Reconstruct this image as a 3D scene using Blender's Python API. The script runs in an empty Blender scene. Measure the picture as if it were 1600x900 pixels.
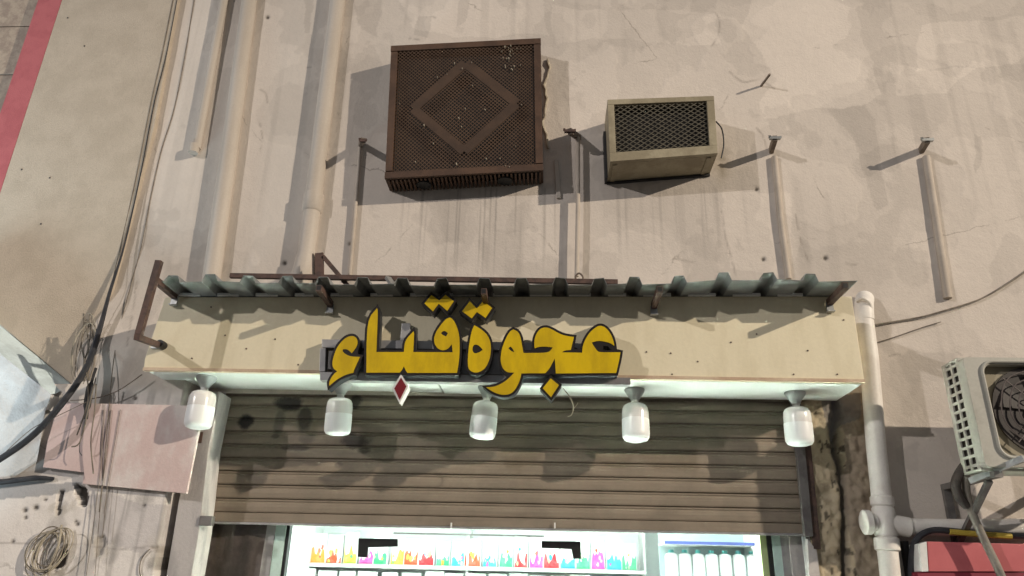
import bpy, bmesh, math, random
import numpy as np
from mathutils import Vector
from mathutils.geometry import tessellate_polygon

random.seed(7); rng = np.random.default_rng(7)
sc = bpy.context.scene
col = sc.collection
R = math.radians

# ------------------------------------------------------------------ camera
FPX = 1155.0
CAM = Vector((0.0, -4.3, 1.6))
PITCH, YAW, ROLL = R(22), R(3), R(1.4)
_f = Vector((-math.sin(YAW) * math.cos(PITCH), math.cos(YAW) * math.cos(PITCH), math.sin(PITCH)))
_r = _f.cross(Vector((0, 0, 1))).normalized(); _u = _r.cross(_f)
CR = _r * math.cos(ROLL) + _u * math.sin(ROLL); CU = _u * math.cos(ROLL) - _r * math.sin(ROLL)
from mathutils import Matrix
cd = bpy.data.cameras.new('camera'); cd.sensor_width = 36; cd.lens = 36 * FPX / 1600
cd.clip_start = 0.05; cd.clip_end = 500
cam = bpy.data.objects.new('camera', cd); col.objects.link(cam)
m3 = Matrix((CR, CU, -_f)).transposed()
cam.matrix_world = Matrix.Translation(CAM) @ m3.to_4x4()
sc.camera = cam

# ------------------------------------------------------------------ night sky, street lamps, exposure
W = bpy.data.worlds.new('World'); sc.world = W; W.use_nodes = True
bg = W.node_tree.nodes['Background']
bg.inputs['Color'].default_value = (0.92, 0.95, 1.0, 1); bg.inputs['Strength'].default_value = 0.18   # night sky glowing over a city

def lamp(name, loc, target, power, colour, radius, cone):
    l = bpy.data.lights.new(name, 'SPOT'); l.energy = power; l.color = colour; l.shadow_soft_size = radius; l.spot_size = R(cone); l.spot_blend = 1.0
    o = bpy.data.objects.new(name, l); o.location = loc; o.rotation_euler = (Vector(target) - Vector(loc)).to_track_quat('-Z', 'Y').to_euler(); col.objects.link(o); return o
lamp('street_light', (25.0, -14.5, 13.3), (-1.0, 0, 1.7), 35500, (1.0, 0.865, 0.70), 0.16, 26)      # two street lamps, right and left of the frame
lamp('street_light', (-22.8, -20.0, 12.4), (-.2, 0, 3.0), 14000, (1.0, 0.94, 0.91), 0.16, 36)
def area(name, loc, rot, sx, sy, power, colour, spread=180):
    l = bpy.data.lights.new(name, 'AREA'); l.shape = 'RECTANGLE'; l.size = sx; l.size_y = sy; l.energy = power; l.color = colour; l.spread = R(spread)
    o = bpy.data.objects.new(name, l); o.location = loc; o.rotation_euler = rot; col.objects.link(o); return o
area('unseen_shop_light', (-0.3, 0.26, 2.45), (0, 0, 0), 3.0, 0.10, 300, (0.94, 1.0, 0.92), 40)          # unseen, added behind the shutter to brighten the sign underside by floor bounce
area('unseen_shop_light', (-0.3, 1.6, 2.72), (0, 0, 0), 2.6, 0.12, 75, (0.88, 1.0, 0.98))  # tube light further inside the shop
area('neighbour_shop_light', (-4.3, -0.85, 1.2), (R(168), R(-6), 0), 1.2, 0.3, 55, (0.70, 0.90, 1.0), 120)   # light of the next shop front
vs = sc.view_settings
vs.view_transform = 'Standard'; vs.look = 'None'; vs.exposure = 0.0; vs.gamma = 1.0; vs.use_curve_mapping = False
sc.cycles.sample_clamp_indirect = 0; sc.cycles.max_bounces = 6; sc.cycles.diffuse_bounces = 4

# ------------------------------------------------------------------ helpers
def at(px, py, Y=0.0):
    d = _f + CR * ((px - 800) / FPX) + CU * ((450 - py) / FPX)
    return CAM + d * ((Y - CAM.y) / d.y)
def atz(px, py, Z):
    d = _f + CR * ((px - 800) / FPX) + CU * ((450 - py) / FPX)
    return CAM + d * ((Z - CAM.z) / d.z)
def proj_np(X, Y, Z):
    dx, dy, dz = X - CAM.x, Y - CAM.y, Z - CAM.z
    w = dx * _f.x + dy * _f.y + dz * _f.z
    return (800 + FPX * (dx * CR.x + dy * CR.y + dz * CR.z) / w, 450 - FPX * (dx * CU.x + dy * CU.y + dz * CU.z) / w)

class NT:
    def __init__(s, name):
        s.m = bpy.data.materials.new(name); s.m.use_nodes = True; s.t = s.m.node_tree
        s.b = s.t.nodes['Principled BSDF']; s.out = s.t.nodes['Material Output']
    def n(s, typ, **kw):
        nd = s.t.nodes.new(typ)
        for k, v in kw.items():
            if k in nd.inputs: nd.inputs[k].default_value = v
            else: setattr(nd, k, v)
        return nd
    def l(s, a, b): s.t.links.new(a, b)
    def math(s, op, a, b=None, clamp=False):
        nd = s.t.nodes.new('ShaderNodeMath'); nd.operation = op; nd.use_clamp = clamp
        for i, v in enumerate((a, b)):
            if v is None: continue
            if isinstance(v, (int, float)): nd.inputs[i].default_value = v
            else: s.l(v, nd.inputs[i])
        return nd.outputs[0]
    def mix(s, fac, a, b, mode='MIX'):
        nd = s.t.nodes.new('ShaderNodeMix'); nd.data_type = 'RGBA'; nd.blend_type = mode
        for v, i in ((fac, 0), (a, 6), (b, 7)):
            if isinstance(v, (int, float)): nd.inputs[i].default_value = v
            elif isinstance(v, tuple): nd.inputs[i].default_value = (*v[:3], 1)
            else: s.l(v, nd.inputs[i])
        return nd.outputs[2]
    def ramp(s, v, lo, hi):
        nd = s.t.nodes.new('ShaderNodeMapRange'); nd.interpolation_type = 'SMOOTHSTEP'
        s.l(v, nd.inputs[0]); nd.inputs[1].default_value = lo; nd.inputs[2].default_value = hi
        return nd.outputs[0]

def mat(name, c, c2=None, scale=6, rough=0.7, bump=0.15, bscale=60, metal=0.0, lo=.4, hi=.62, spec=0.4, stretch=None, fine=.12, alpha=None):
    """a painted / worn surface: two colours mixed by noise, a fine grain and a fine bump"""
    s = NT(name); c2 = c2 or tuple(x * .8 for x in c)
    tc = s.n('ShaderNodeNewGeometry').outputs['Position']
    v = tc
    if stretch:
        mp = s.n('ShaderNodeMapping'); mp.inputs['Scale'].default_value = stretch; s.l(tc, mp.inputs[0]); v = mp.outputs[0]
    n1 = s.n('ShaderNodeTexNoise', Scale=scale, Detail=6.0, Roughness=.62); s.l(v, n1.inputs['Vector'])
    n2 = s.n('ShaderNodeTexNoise', Scale=bscale, Detail=4.0, Roughness=.7); s.l(tc, n2.inputs['Vector'])
    base = s.mix(s.ramp(n1.outputs[0], lo, hi), c, c2)
    g = s.math('ADD', s.math('MULTIPLY', n2.outputs[0], 2 * fine), 1 - fine)
    cc = s.n('ShaderNodeCombineColor')
    for i in range(3): s.l(g, cc.inputs[i])
    s.l(s.mix(1.0, base, cc.outputs[0], 'MULTIPLY'), s.b.inputs['Base Color'])
    s.b.inputs['Roughness'].default_value = rough; s.b.inputs['Metallic'].default_value = metal
    s.b.inputs['Specular IOR Level'].default_value = spec
    if bump:
        b = s.n('ShaderNodeBump', Strength=bump, Distance=.01); s.l(n2.outputs[0], b.inputs['Height']); s.l(b.outputs[0], s.b.inputs['Normal'])
    return s.m

class MB:
    def __init__(s): s.v = []; s.f = []; s.mi = []; s.k = 0
    def add(s, vs, fs):
        o = len(s.v); s.v += [Vector(p) for p in vs]
        for f in fs: s.f.append([i + o for i in f]); s.mi.append(s.k)
        return s
    def hexa(s, a):   # 8 points: front 4 (ccw from outside), back 4
        return s.add(a, [(0, 1, 2, 3), (7, 6, 5, 4), (0, 4, 5, 1), (1, 5, 6, 2), (2, 6, 7, 3), (3, 7, 4, 0)])
    def box(s, x0, x1, y0, y1, z0, z1):
        return s.hexa([(x0, y0, z0), (x1, y0, z0), (x1, y0, z1), (x0, y0, z1), (x0, y1, z0), (x1, y1, z0), (x1, y1, z1), (x0, y1, z1)])
    def beam(s, a, b, w, h, up=(0, 0, 1), over=0):
        a, b = Vector(a), Vector(b); d = (b - a).normalized(); a = a - d * over; b = b + d * over
        up = Vector(up)
        if abs(d.dot(up)) > .95: up = Vector((0, 1, 0))
        x = d.cross(up).normalized() * (w / 2); y = x.cross(d).normalized() * (h / 2)
        return s.hexa([a - x - y, a + x - y, a + x + y, a - x + y, b - x - y, b + x - y, b + x + y, b - x + y])
    def tube(s, pts, r, n=10, caps=True):
        pts = [Vector(p) for p in pts]; rr = r if isinstance(r, (list, tuple)) else [r] * len(pts)
        o = len(s.v); prev = None
        for i, p in enumerate(pts):
            d = ((pts[min(i + 1, len(pts) - 1)] - p).normalized() + (p - pts[max(i - 1, 0)]).normalized()).normalized()
            x = d.cross(Vector((0, 0, 1)) if abs(d.z) < .9 else Vector((0, 1, 0))).normalized() if prev is None else (prev - d * prev.dot(d)).normalized()
            prev = x; y = d.cross(x)
            for k in range(n):
                t = 2 * math.pi * k / n; s.v.append(p + (x * math.cos(t) + y * math.sin(t)) * rr[i])
        for i in range(len(pts) - 1):
            for k in range(n):
                a, b = o + i * n + k, o + i * n + (k + 1) % n; s.f.append([a, b, b + n, a + n]); s.mi.append(s.k)
        if caps:
            s.f.append([o + k for k in range(n)][::-1]); s.mi.append(s.k)
            e = o + (len(pts) - 1) * n; s.f.append([e + k for k in range(n)]); s.mi.append(s.k)
        return s
    def lathe(s, prof, c=(0, 0, 0), axis='z', n=20):
        o = len(s.v); c = Vector(c)
        for r_, h in prof:
            for k in range(n):
                t = 2 * math.pi * k / n; a, b = r_ * math.cos(t), r_ * math.sin(t)
                s.v.append(c + (Vector((a, b, h)) if axis == 'z' else Vector((a, h, b)) if axis == 'y' else Vector((h, a, b))))
        for i in range(len(prof) - 1):
            for k in range(n):
                a, b = o + i * n + k, o + i * n + (k + 1) % n; s.f.append([a, b, b + n, a + n]); s.mi.append(s.k)
        for i, e in ((0, 0), (len(prof) - 1, 1)):
            if prof[i][0] > 1e-4:
                q = [o + i * n + k for k in range(n)]; s.f.append(q if e else q[::-1]); s.mi.append(s.k)
        return s
    def prism(s, outer, depth, holes=()):
        """outer/holes: world point loops; depth: vector from the front face to the back face"""
        depth = Vector(depth); loops = [[Vector(p) for p in outer]] + [[Vector(p) for p in h] for h in holes]
        flat = [p for l_ in loops for p in l_]; n = len(flat)
        tris = tessellate_polygon([[p for p in l_] for l_ in loops])
        fs = [list(t) for t in tris] + [[t[2] + n, t[1] + n, t[0] + n] for t in tris]
        o = 0
        for l_ in loops:
            m = len(l_)
            for i in range(m): a, b = o + i, o + (i + 1) % m; fs.append([a, b, b + n, a + n])
            o += m
        return s.add(flat + [p + depth for p in flat], fs)
    def build(s, name, mats, parent=None, smooth=False, bevel=0, origin=None):
        me = bpy.data.meshes.new(name)
        o_ = Vector((0, 0, 0)) if origin is None else Vector(origin)
        if parent is not None:
            r_ = parent
            while r_.parent: r_ = r_.parent
            o_ = r_.location
        me.from_pydata([tuple(p - o_) for p in s.v], [], s.f)
        mats = mats if isinstance(mats, (list, tuple)) else [mats]
        for m_ in mats: me.materials.append(m_)
        if len(mats) > 1: me.polygons.foreach_set('material_index', s.mi)
        bm = bmesh.new(); bm.from_mesh(me); bmesh.ops.recalc_face_normals(bm, faces=bm.faces)
        if bevel:
            eds = [e for e in bm.edges if len(e.link_faces) == 2 and e.calc_face_angle(0) > .6]
            bmesh.ops.bevel(bm, geom=eds, offset=bevel, segments=2, affect='EDGES', profile=.6, clamp_overlap=True)
        bm.to_mesh(me); bm.free()
        if smooth: smooth_mesh(me)
        o = bpy.data.objects.new(name, me); col.objects.link(o)
        if parent is not None: o.parent = parent
        elif origin is not None: o.location = o_
        return o
def smooth_mesh(me, ang=40):
    me.polygons.foreach_set('use_smooth', [True] * len(me.polygons))
    bm = bmesh.new(); bm.from_mesh(me)
    for e in bm.edges:
        if len(e.link_faces) == 2 and e.calc_face_angle(0) > R(ang): e.smooth = False
    bm.to_mesh(me); bm.free()

def tag(o, label, cat, group=None, kind=None):
    if label: o['label'] = label
    if cat: o['category'] = cat
    if group: o['group'] = group
    if kind: o['kind'] = kind
    return o
def thing(name, label, cat, loc=(0, 0, 0), group=None):
    o = bpy.data.objects.new(name, None); o.empty_display_size = .1; o.location = loc; col.objects.link(o)
    return tag(o, label, cat, group)
def curve(pts, k=6):
    """Catmull-Rom through the points"""
    pts = [Vector(p) for p in pts]; out = []
    for i in range(len(pts) - 1):
        p0, p1, p2, p3 = pts[max(i - 1, 0)], pts[i], pts[i + 1], pts[min(i + 2, len(pts) - 1)]
        for j in range(k):
            t = j / k
            out.append(.5 * (2 * p1 + (p2 - p0) * t + (2 * p0 - 5 * p1 + 4 * p2 - p3) * t * t + (3 * p1 - p0 - 3 * p2 + p3) * t ** 3))
    return out + [pts[-1]]
def vnoise(x, y, seed=0):
    g = np.random.default_rng(seed).random((256, 256))
    xi, yi = np.floor(x).astype(int), np.floor(y).astype(int); fx, fy = x - xi, y - yi
    fx, fy = fx * fx * (3 - 2 * fx), fy * fy * (3 - 2 * fy); q = lambda a, b: g[a % 256, b % 256]
    return (q(xi, yi) * (1 - fx) + q(xi + 1, yi) * fx) * (1 - fy) + (q(xi, yi + 1) * (1 - fx) + q(xi + 1, yi + 1) * fx) * fy
def fbm(x, y, seed=0, o=4):
    a, s, t = .5, 0, 0
    for i in range(o): s = s + a * vnoise(x * 2 ** i + 17 * i, y * 2 ** i, seed + i); t += a; a *= .5
    return s / t
def sst(x, a, b):
    t = np.clip((x - a) / (b - a), 0, 1); return t * t * (3 - 2 * t)
def in_poly(X, Y, poly):
    ins = np.zeros(X.shape, bool); n = len(poly)
    for i in range(n):
        (x1, y1), (x2, y2) = poly[i], poly[(i + 1) % n]
        if y1 == y2: continue
        c = ((y1 > Y) != (y2 > Y)) & (X < (x2 - x1) * (Y - y1) / (y2 - y1) + x1); ins ^= c
    return ins

# ------------------------------------------------------------------ materials
def wall_mat(name, bump=.35, bscale=55):
    s = NT(name); a = s.n('ShaderNodeAttribute', attribute_name='Col')
    pos = s.n('ShaderNodeNewGeometry').outputs['Position']
    n1 = s.n('ShaderNodeTexNoise', Scale=2.3, Detail=8.0, Roughness=.68); s.l(pos, n1.inputs['Vector'])
    n2 = s.n('ShaderNodeTexNoise', Scale=bscale, Detail=5.0, Roughness=.75); s.l(pos, n2.inputs['Vector'])
    n3 = s.n('ShaderNodeTexNoise', Scale=14.0, Detail=6.0, Roughness=.7); s.l(pos, n3.inputs['Vector'])
    g = s.math('ADD', s.math('ADD', s.math('MULTIPLY', n2.outputs[0], .16), s.math('MULTIPLY', n1.outputs[0], .14)), s.math('ADD', s.math('MULTIPLY', n3.outputs[0], .14), .78))
    cc = s.n('ShaderNodeCombineColor')
    for i in range(3): s.l(g, cc.inputs[i])
    # hairline cracks in the paint
    wp = s.mix(.06, pos, n3.outputs[1], 'ADD')
    v = s.n('ShaderNodeTexVoronoi', feature='DISTANCE_TO_EDGE', Scale=.9); s.l(wp, v.inputs['Vector'])
    mask = s.math('MULTIPLY', s.math('SUBTRACT', 1.0, s.ramp(v.outputs['Distance'], 0.0015, .0045)), s.ramp(n1.outputs[0], .52, .62))
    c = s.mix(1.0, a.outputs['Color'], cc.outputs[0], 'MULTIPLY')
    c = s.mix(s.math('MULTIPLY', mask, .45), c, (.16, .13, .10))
    s.l(c, s.b.inputs['Base Color']); s.b.inputs['Roughness'].default_value = .82; s.b.inputs['Specular IOR Level'].default_value = .25
    h = s.math('ADD', n2.outputs[0], s.math('MULTIPLY', n3.outputs[0], 1.6))
    b = s.n('ShaderNodeBump', Strength=bump, Distance=.008); s.l(h, b.inputs['Height']); s.l(b.outputs[0], s.b.inputs['Normal'])
    return s.m
M_wall = wall_mat('wall_paint')
M_pier = mat('rough_render', (.56, .48, .385), (.51, .435, .345), 5, .9, .55, 120, fine=.22)
M_stripe = mat('pink_paint', (.53, .15, .165), (.47, .125, .14), 7, .85, .5, 120, fine=.2)
M_haunch = mat('pale_render', (.70, .83, .87), (.58, .69, .72), 8, .9, .4, 70)
M_haunchf = mat('pale_plaster', (.68, .68, .665), (.55, .545, .53), 5, .9, .6, 40, lo=.45, hi=.66, fine=.2)
M_tile = mat('stone_tile', (.46, .38, .30), (.34, .27, .22), 14, .8, .3, 80, fine=.25)
M_joint = mat('dark_mortar', (.20, .17, .14))
M_pipe = mat('cream_pipe', (.53, .475, .415), (.475, .42, .36), 3, .55, .06, 90, stretch=(1, 1, .3))
M_pvc = mat('white_pipe', (.80, .77, .72), (.70, .66, .61), 5, .5, .06, 90)
M_cream = mat('cream_board', (.75, .675, .49), (.69, .615, .435), 5, .6, .08, 50, fine=.09, stretch=(1.6, 1, .35), lo=.44, hi=.68)
M_soffit = mat('white_board', (.86, .88, .84), (.80, .83, .78), 3, .55, .05, 50, fine=.05)
M_sheet = mat('grey_green_sheet', (.235, .245, .245), (.15, .16, .16), 10, .5, .1, 40)
M_rust = mat('brown_steel', (.105, .062, .048), (.06, .038, .032), 18, .65, .25, 90, fine=.3)
M_zinc = mat('zinc', (.45, .46, .45), (.34, .35, .35), 12, .4, .1, 80, metal=.6)
M_alu = mat('aluminium', (.42, .41, .40), (.33, .32, .32), 10, .45, .08, 80, metal=.5)
M_dark = mat('dark_rubber', (.022, .022, .024), (.035, .034, .033), 10, .6, .1)
M_black = mat('black_plastic', (.012, .012, .012), (.018, .018, .018), 10, .5, .05)
M_cage = mat('brown_cage', (.10, .056, .035), (.070, .040, .026), 7, .6, .2, 90, fine=.3)
M_cagep = mat('dusty_brown', (.105, .062, .038), (.078, .046, .029), 7, .7, .1, 90, fine=.25)
M_trim = mat('brown_trim', (.078, .046, .029), (.058, .035, .023), 7, .65, .1, 90, fine=.25)
M_cagein = mat('dark_machine', (.012, .011, .010), (.009, .008, .008), 8, .7, .2)
M_beige = mat('beige_metal', (.36, .315, .22), (.27, .23, .155), 6, .6, .15, 60, fine=.2)
M_mesh = mat('mesh_wire', (.13, .115, .085), (.09, .08, .06), 20, .6, 0)
M_yellow = mat('yellow_face', (.66, .455, .006), (.52, .35, .008), 7, .45, .03, 50, fine=.08, spec=.25, stretch=(1, 1, .3))
M_black2 = mat('black_letter', (.012, .009, .008), (.016, .012, .010), 10, .45, 0)
M_return = mat('letter_return', (.045, .048, .05), (.03, .032, .034), 10, .45, .05)
M_red = mat('dark_red_face', (.20, .012, .018), (.17, .01, .016), 4, .4, 0)
M_white = mat('white_trim', (.74, .74, .72), (.66, .66, .64), 6, .5, .05)
M_bulb = mat('bulb_diffuser', (.88, .90, .90), (.85, .87, .87), 4, .32, 0, fine=.02, spec=.5)
M_bulbn = mat('bulb_housing', (.77, .76, .745), (.71, .70, .685), 5, .18, 0, fine=.02, spec=.6)
M_holder = mat('lamp_holder', (.56, .58, .58), (.46, .48, .48), 6, .4, .05)
M_slatr = mat('guide_rail', (.19, .18, .17), (.13, .12, .115), 9, .5, .15, 70, metal=.3)
M_jamb = mat('white_jamb', (.50, .47, .45), (.36, .34, .33), 7, .6, .2, 60, stretch=(1, 1, .25), lo=.42, hi=.58)
M_pink = mat('pink_board', (.72, .655, .62), (.63, .49, .465), 3.2, .8, .15, 60, stretch=(1, 1, .5), lo=.44, hi=.62)
M_cable = mat('black_cable', (.022, .024, .03), (.04, .04, .045), 12, .55, .1)
M_wire = mat('dirty_wire', (.22, .19, .15), (.12, .10, .08), 12, .7, .1)
M_beigewire = mat('beige_wire', (.46, .41, .32), (.34, .30, .23), 12, .7, .1)
M_condens = mat('condenser_paint', (.42, .41, .36), (.35, .34, .295), 5, .5, .08, 70)
M_condens2 = mat('condenser_grille_back', (.30, .265, .19), (.25, .22, .16), 9, .7, .1)
M_fan = mat('fan_dark', (.035, .028, .025), (.025, .02, .018), 9, .6, .05)
M_ring = mat('ring_wire', (.15, .125, .115), (.11, .09, .085), 9, .5, 0)
M_hose = mat('grey_tape', (.26, .235, .20), (.19, .17, .145), 14, .7, .3, 60)
M_foamhose = mat('brown_foam', (.09, .075, .065), (.06, .05, .045), 14, .9, .4, 60)
M_redsign = mat('red_sign', (.52, .135, .145), (.47, .115, .125), 3, .45, .02, 50, fine=.03)
M_film = mat('brown_film', (.10, .082, .072), (.055, .045, .04), 6, .35, .5, 9, spec=.6)
M_mint = mat('mint_frame', (.52, .68, .62), (.46, .62, .57), 5, .4, .02)
M_yell = mat('yellow_tape', (.46, .34, .05), (.38, .28, .04), 9, .6, .05)
M_ground = mat('pavement', (.20, .19, .18), (.15, .145, .14), 2, .85, .2, 30)
M_floor = mat('shop_floor', (.74, .76, .74), (.70, .72, .70), 3, .3, 0)
M_room = mat('shop_wall', (.86, .88, .87), (.83, .85, .84), 3, .7, 0, fine=.02)
M_mortar = mat('foam_bead', (.52, .46, .36), (.36, .31, .24), 30, .9, .6, 60)

def shutter_mat():
    s = NT('shutter_slat'); pos = s.n('ShaderNodeNewGeometry').outputs['Position']
    n1 = s.n('ShaderNodeTexNoise', Scale=3.5, Detail=7.0, Roughness=.65); s.l(pos, n1.inputs['Vector'])
    mp = s.n('ShaderNodeMapping'); mp.inputs['Scale'].default_value = (2, 2, 40); s.l(pos, mp.inputs[0])
    n2 = s.n('ShaderNodeTexNoise', Scale=1.0, Detail=4.0); s.l(mp.outputs[0], n2.inputs['Vector'])
    c = s.mix(s.ramp(n1.outputs[0], .38, .66), (.255, .21, .16), (.205, .17, .13))
    c = s.mix(s.math('MULTIPLY', s.ramp(n2.outputs[0], .5, .72), .35), c, (.14, .115, .085))
    wn = s.n('ShaderNodeTexNoise', Scale=9.0, Detail=5.0, Roughness=.7); s.l(pos, wn.inputs['Vector'])
    tot = None
    for px, py, rx, ry, k in SPRAY:     # old spray-paint marks
        p = at(px, py, .03); sx = 1.0 / (rx / 270.0); sz = 1.0 / (ry / 270.0)
        m_ = s.n('ShaderNodeMapping'); m_.vector_type = 'POINT'
        m_.inputs['Location'].default_value = (-p.x * sx, 0, -p.z * sz); m_.inputs['Scale'].default_value = (sx, 0, sz)
        s.l(pos, m_.inputs[0])
        ln = s.n('ShaderNodeVectorMath', operation='LENGTH'); s.l(m_.outputs[0], ln.inputs[0])
        d = s.math('ADD', ln.outputs['Value'], s.math('MULTIPLY', s.math('SUBTRACT', wn.outputs[0], .5), 1.5))
        f = s.math('MULTIPLY', s.math('SUBTRACT', 1.0, s.ramp(d, .55, 1.15)), k)
        tot = f if tot is None else s.math('MAXIMUM', tot, f)
    c = s.mix(tot, c, (.022, .020, .022))
    s.l(c, s.b.inputs['Base Color']); s.b.inputs['Roughness'].default_value = .6; s.b.inputs['Specular IOR Level'].default_value = .3
    b = s.n('ShaderNodeBump', Strength=.08, Distance=.01); s.l(wn.outputs[0], b.inputs['Height']); s.l(b.outputs[0], s.b.inputs['Normal'])
    return s.m
SPRAY = [(385, 660, 15, 13, .95), (452, 632, 24, 14, .9), (437, 660, 9, 26, .45), (478, 655, 13, 26, .7), (462, 700, 26, 6, .6), (480, 686, 16, 10, .35),
         (556, 690, 24, 12, .75), (570, 704, 12, 6, .6), (556, 628, 12, 14, .8), (530, 726, 8, 7, .35), (432, 682, 8, 5, .5), (348, 632, 14, 5, .5)]
M_slat = shutter_mat()

# ------------------------------------------------------------------ ground and shop room
X0, X1 = at(319, 812).x - .01, at(1262, 860).x + .02      # opening of the shop front
ZT = at(800, 625).z + .02
g = MB().add([(-80, -80, 0), (80, -80, 0), (80, 0.02, 0), (-80, 0.02, 0)], [(0, 1, 2, 3)]).build('pavement', M_ground); tag(g, None, None, kind='structure')

# ------------------------------------------------------------------ the facade wall
XTILE = at(60, 0, -.04).x + .03
bld = thing('shop_building', 'cream painted old facade wall with shop opening, peeling paint and drip stains', 'building', (0, 0, 0))
def grid_lines(lo, hi, step, extra, out_lo, out_hi):
    a = list(np.arange(lo, hi, step)); a += [e for e in extra]
    a = sorted(a); b = [a[0]]
    for v in a[1:]:
        if v - b[-1] > step * .3 or v in extra:
            if v in extra and v - b[-1] < step * .3 and b[-1] not in extra: b[-1] = v
            else: b.append(v)
    return np.array([out_lo] + b + [out_hi])
gx = grid_lines(-3.95, 3.45, .0092, [X0, X1], -9.0, 9.0)
gz = grid_lines(1.5, 5.75, .0092, [ZT], 0.0, 7.6)
GX, GZ = np.meshgrid(gx, gz); nx, nz = len(gx), len(gz)
PX, PY = proj_np(GX, np.zeros_like(GX), GZ)
PIER = PX < 275 - PY * .224 + 2
D0 = -.19 * (1 - sst(PX - 316 + (PY - 612) * .158, -5, 0)) * np.where(PIER, sst(PY, 598, 614), sst(PY, 440, 575))            # the wall left of the shop front is thicker below
PX, PY = proj_np(GX, D0, GZ)
wob = (fbm(GX * 5, GZ * 5, 3) - .5) * 46; wob2 = (fbm(GX * 5, GZ * 5, 8) - .5) * 46
C = np.ones((nz, nx, 3)) * np.array([.605, .543, .482])
def tint(mask, c):
    global C
    C = C * (1 - mask[..., None]) + np.array(c) * mask[..., None]
def scale_by(f):
    global C
    C = C * f[..., None]
n = fbm(GX * 1.1, GZ * 1.1, 21, 5); scale_by(1 + .10 * (n - .5) * 2)
n = fbm(GX * 1.7, GZ * 1.5, 41, 5); scale_by(1 + .065 * sst(n, .52, .535) - .07 * sst(n, .40, .385))
n = fbm(GX * 3.1, GZ * 2.6, 61, 5); scale_by(1 - .09 * sst(n, .60, .615))
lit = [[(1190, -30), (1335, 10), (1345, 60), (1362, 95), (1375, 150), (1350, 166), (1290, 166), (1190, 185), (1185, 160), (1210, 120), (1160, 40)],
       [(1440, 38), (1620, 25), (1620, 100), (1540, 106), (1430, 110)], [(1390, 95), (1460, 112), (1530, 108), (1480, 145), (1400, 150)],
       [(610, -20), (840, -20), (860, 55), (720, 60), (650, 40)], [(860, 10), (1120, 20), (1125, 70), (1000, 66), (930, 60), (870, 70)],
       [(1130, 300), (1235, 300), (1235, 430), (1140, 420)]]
for p in lit: scale_by(1 + .12 * in_poly(PX + wob * .35, PY + wob2 * .35, p))  # patches of paler, peeled paint
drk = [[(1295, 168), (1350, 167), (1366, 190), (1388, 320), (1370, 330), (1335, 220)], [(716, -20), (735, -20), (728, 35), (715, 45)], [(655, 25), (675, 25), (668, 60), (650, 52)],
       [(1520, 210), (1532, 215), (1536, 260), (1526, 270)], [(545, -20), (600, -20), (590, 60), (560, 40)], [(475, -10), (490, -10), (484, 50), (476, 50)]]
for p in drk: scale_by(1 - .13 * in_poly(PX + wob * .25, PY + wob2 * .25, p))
st = sst(fbm(GX * 55, GZ * .5 + fbm(GX * 9, GZ * 0, 4) * 3, 90, 3), .60, .74)           # drip streaks
m = sst(PX, 600, 650) * (1 - sst(PX, 860, 900)) * sst(PY, 285, 300) * (1 - sst(PY, 350, 470))
scale_by(1 - .27 * st * m)
m = sst(PX, 940, 960) * (1 - sst(PX, 1120, 1140)) * sst(PY, 285, 300) * (1 - sst(PY, 330, 440)); scale_by(1 - .18 * st * m)
st2 = sst(fbm(GX * 15, GZ * .45, 95, 3), .52, .72); scale_by(1 - .09 * st2 * (fbm(GX * 1.5, GZ * .9, 97) > .47))
tint(.55 * np.exp(-(((PX - 1128) / 12) ** 2 + ((PY - 255) / 26) ** 2)) * fbm(GX * 20, GZ * 20, 5) * 1.6, (.22, .18, .11))    # rust by the small cage
# lower left wall: whiter, dirtier plaster
lw = (1 - sst(PX, 300, 330)) * sst(PY + wob * .3, 600, 625)
tint(.9 * lw, (.83, .785, .74))
n = fbm(GX * 4.5, GZ * 4.5, 71, 5)
scale_by(1 - .28 * lw * sst(n, .54, .70)); scale_by(1 - .26 * lw * sst(fbm(GX * 9, GZ * 7, 75, 4), .6, .72))
m = lw * in_poly(PX + wob * .5, PY + wob2 * .3, [(-60, 760), (60, 752), (132, 757), (128, 768), (60, 775), (-60, 790)]); tint(.75 * m, (.30, .31, .33))
m = lw * in_poly(PX + wob * .6, PY + wob2 * .5, [(60, 690), (132, 690), (132, 750), (0, 748), (20, 725)]); tint(.5 * m, (.40, .38, .37))
m = lw * in_poly(PX + wob * .5, PY + wob2 * .5, [(140, 775), (290, 785), (280, 850), (250, 860), (150, 850)]); tint(.45 * m, (.46, .43, .44))
tint(.4 * lw * in_poly(PX + wob * .5, PY + wob2 * .5, [(-60, 560), (90, 610), (60, 690), (-60, 720)]), (.60, .62, .62))
st3 = sst(fbm(GX * 34, GZ * 1.0, 190, 3), .55, .72); scale_by(1 - .28 * st3 * lw * sst(PX, 120, 160))
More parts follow.
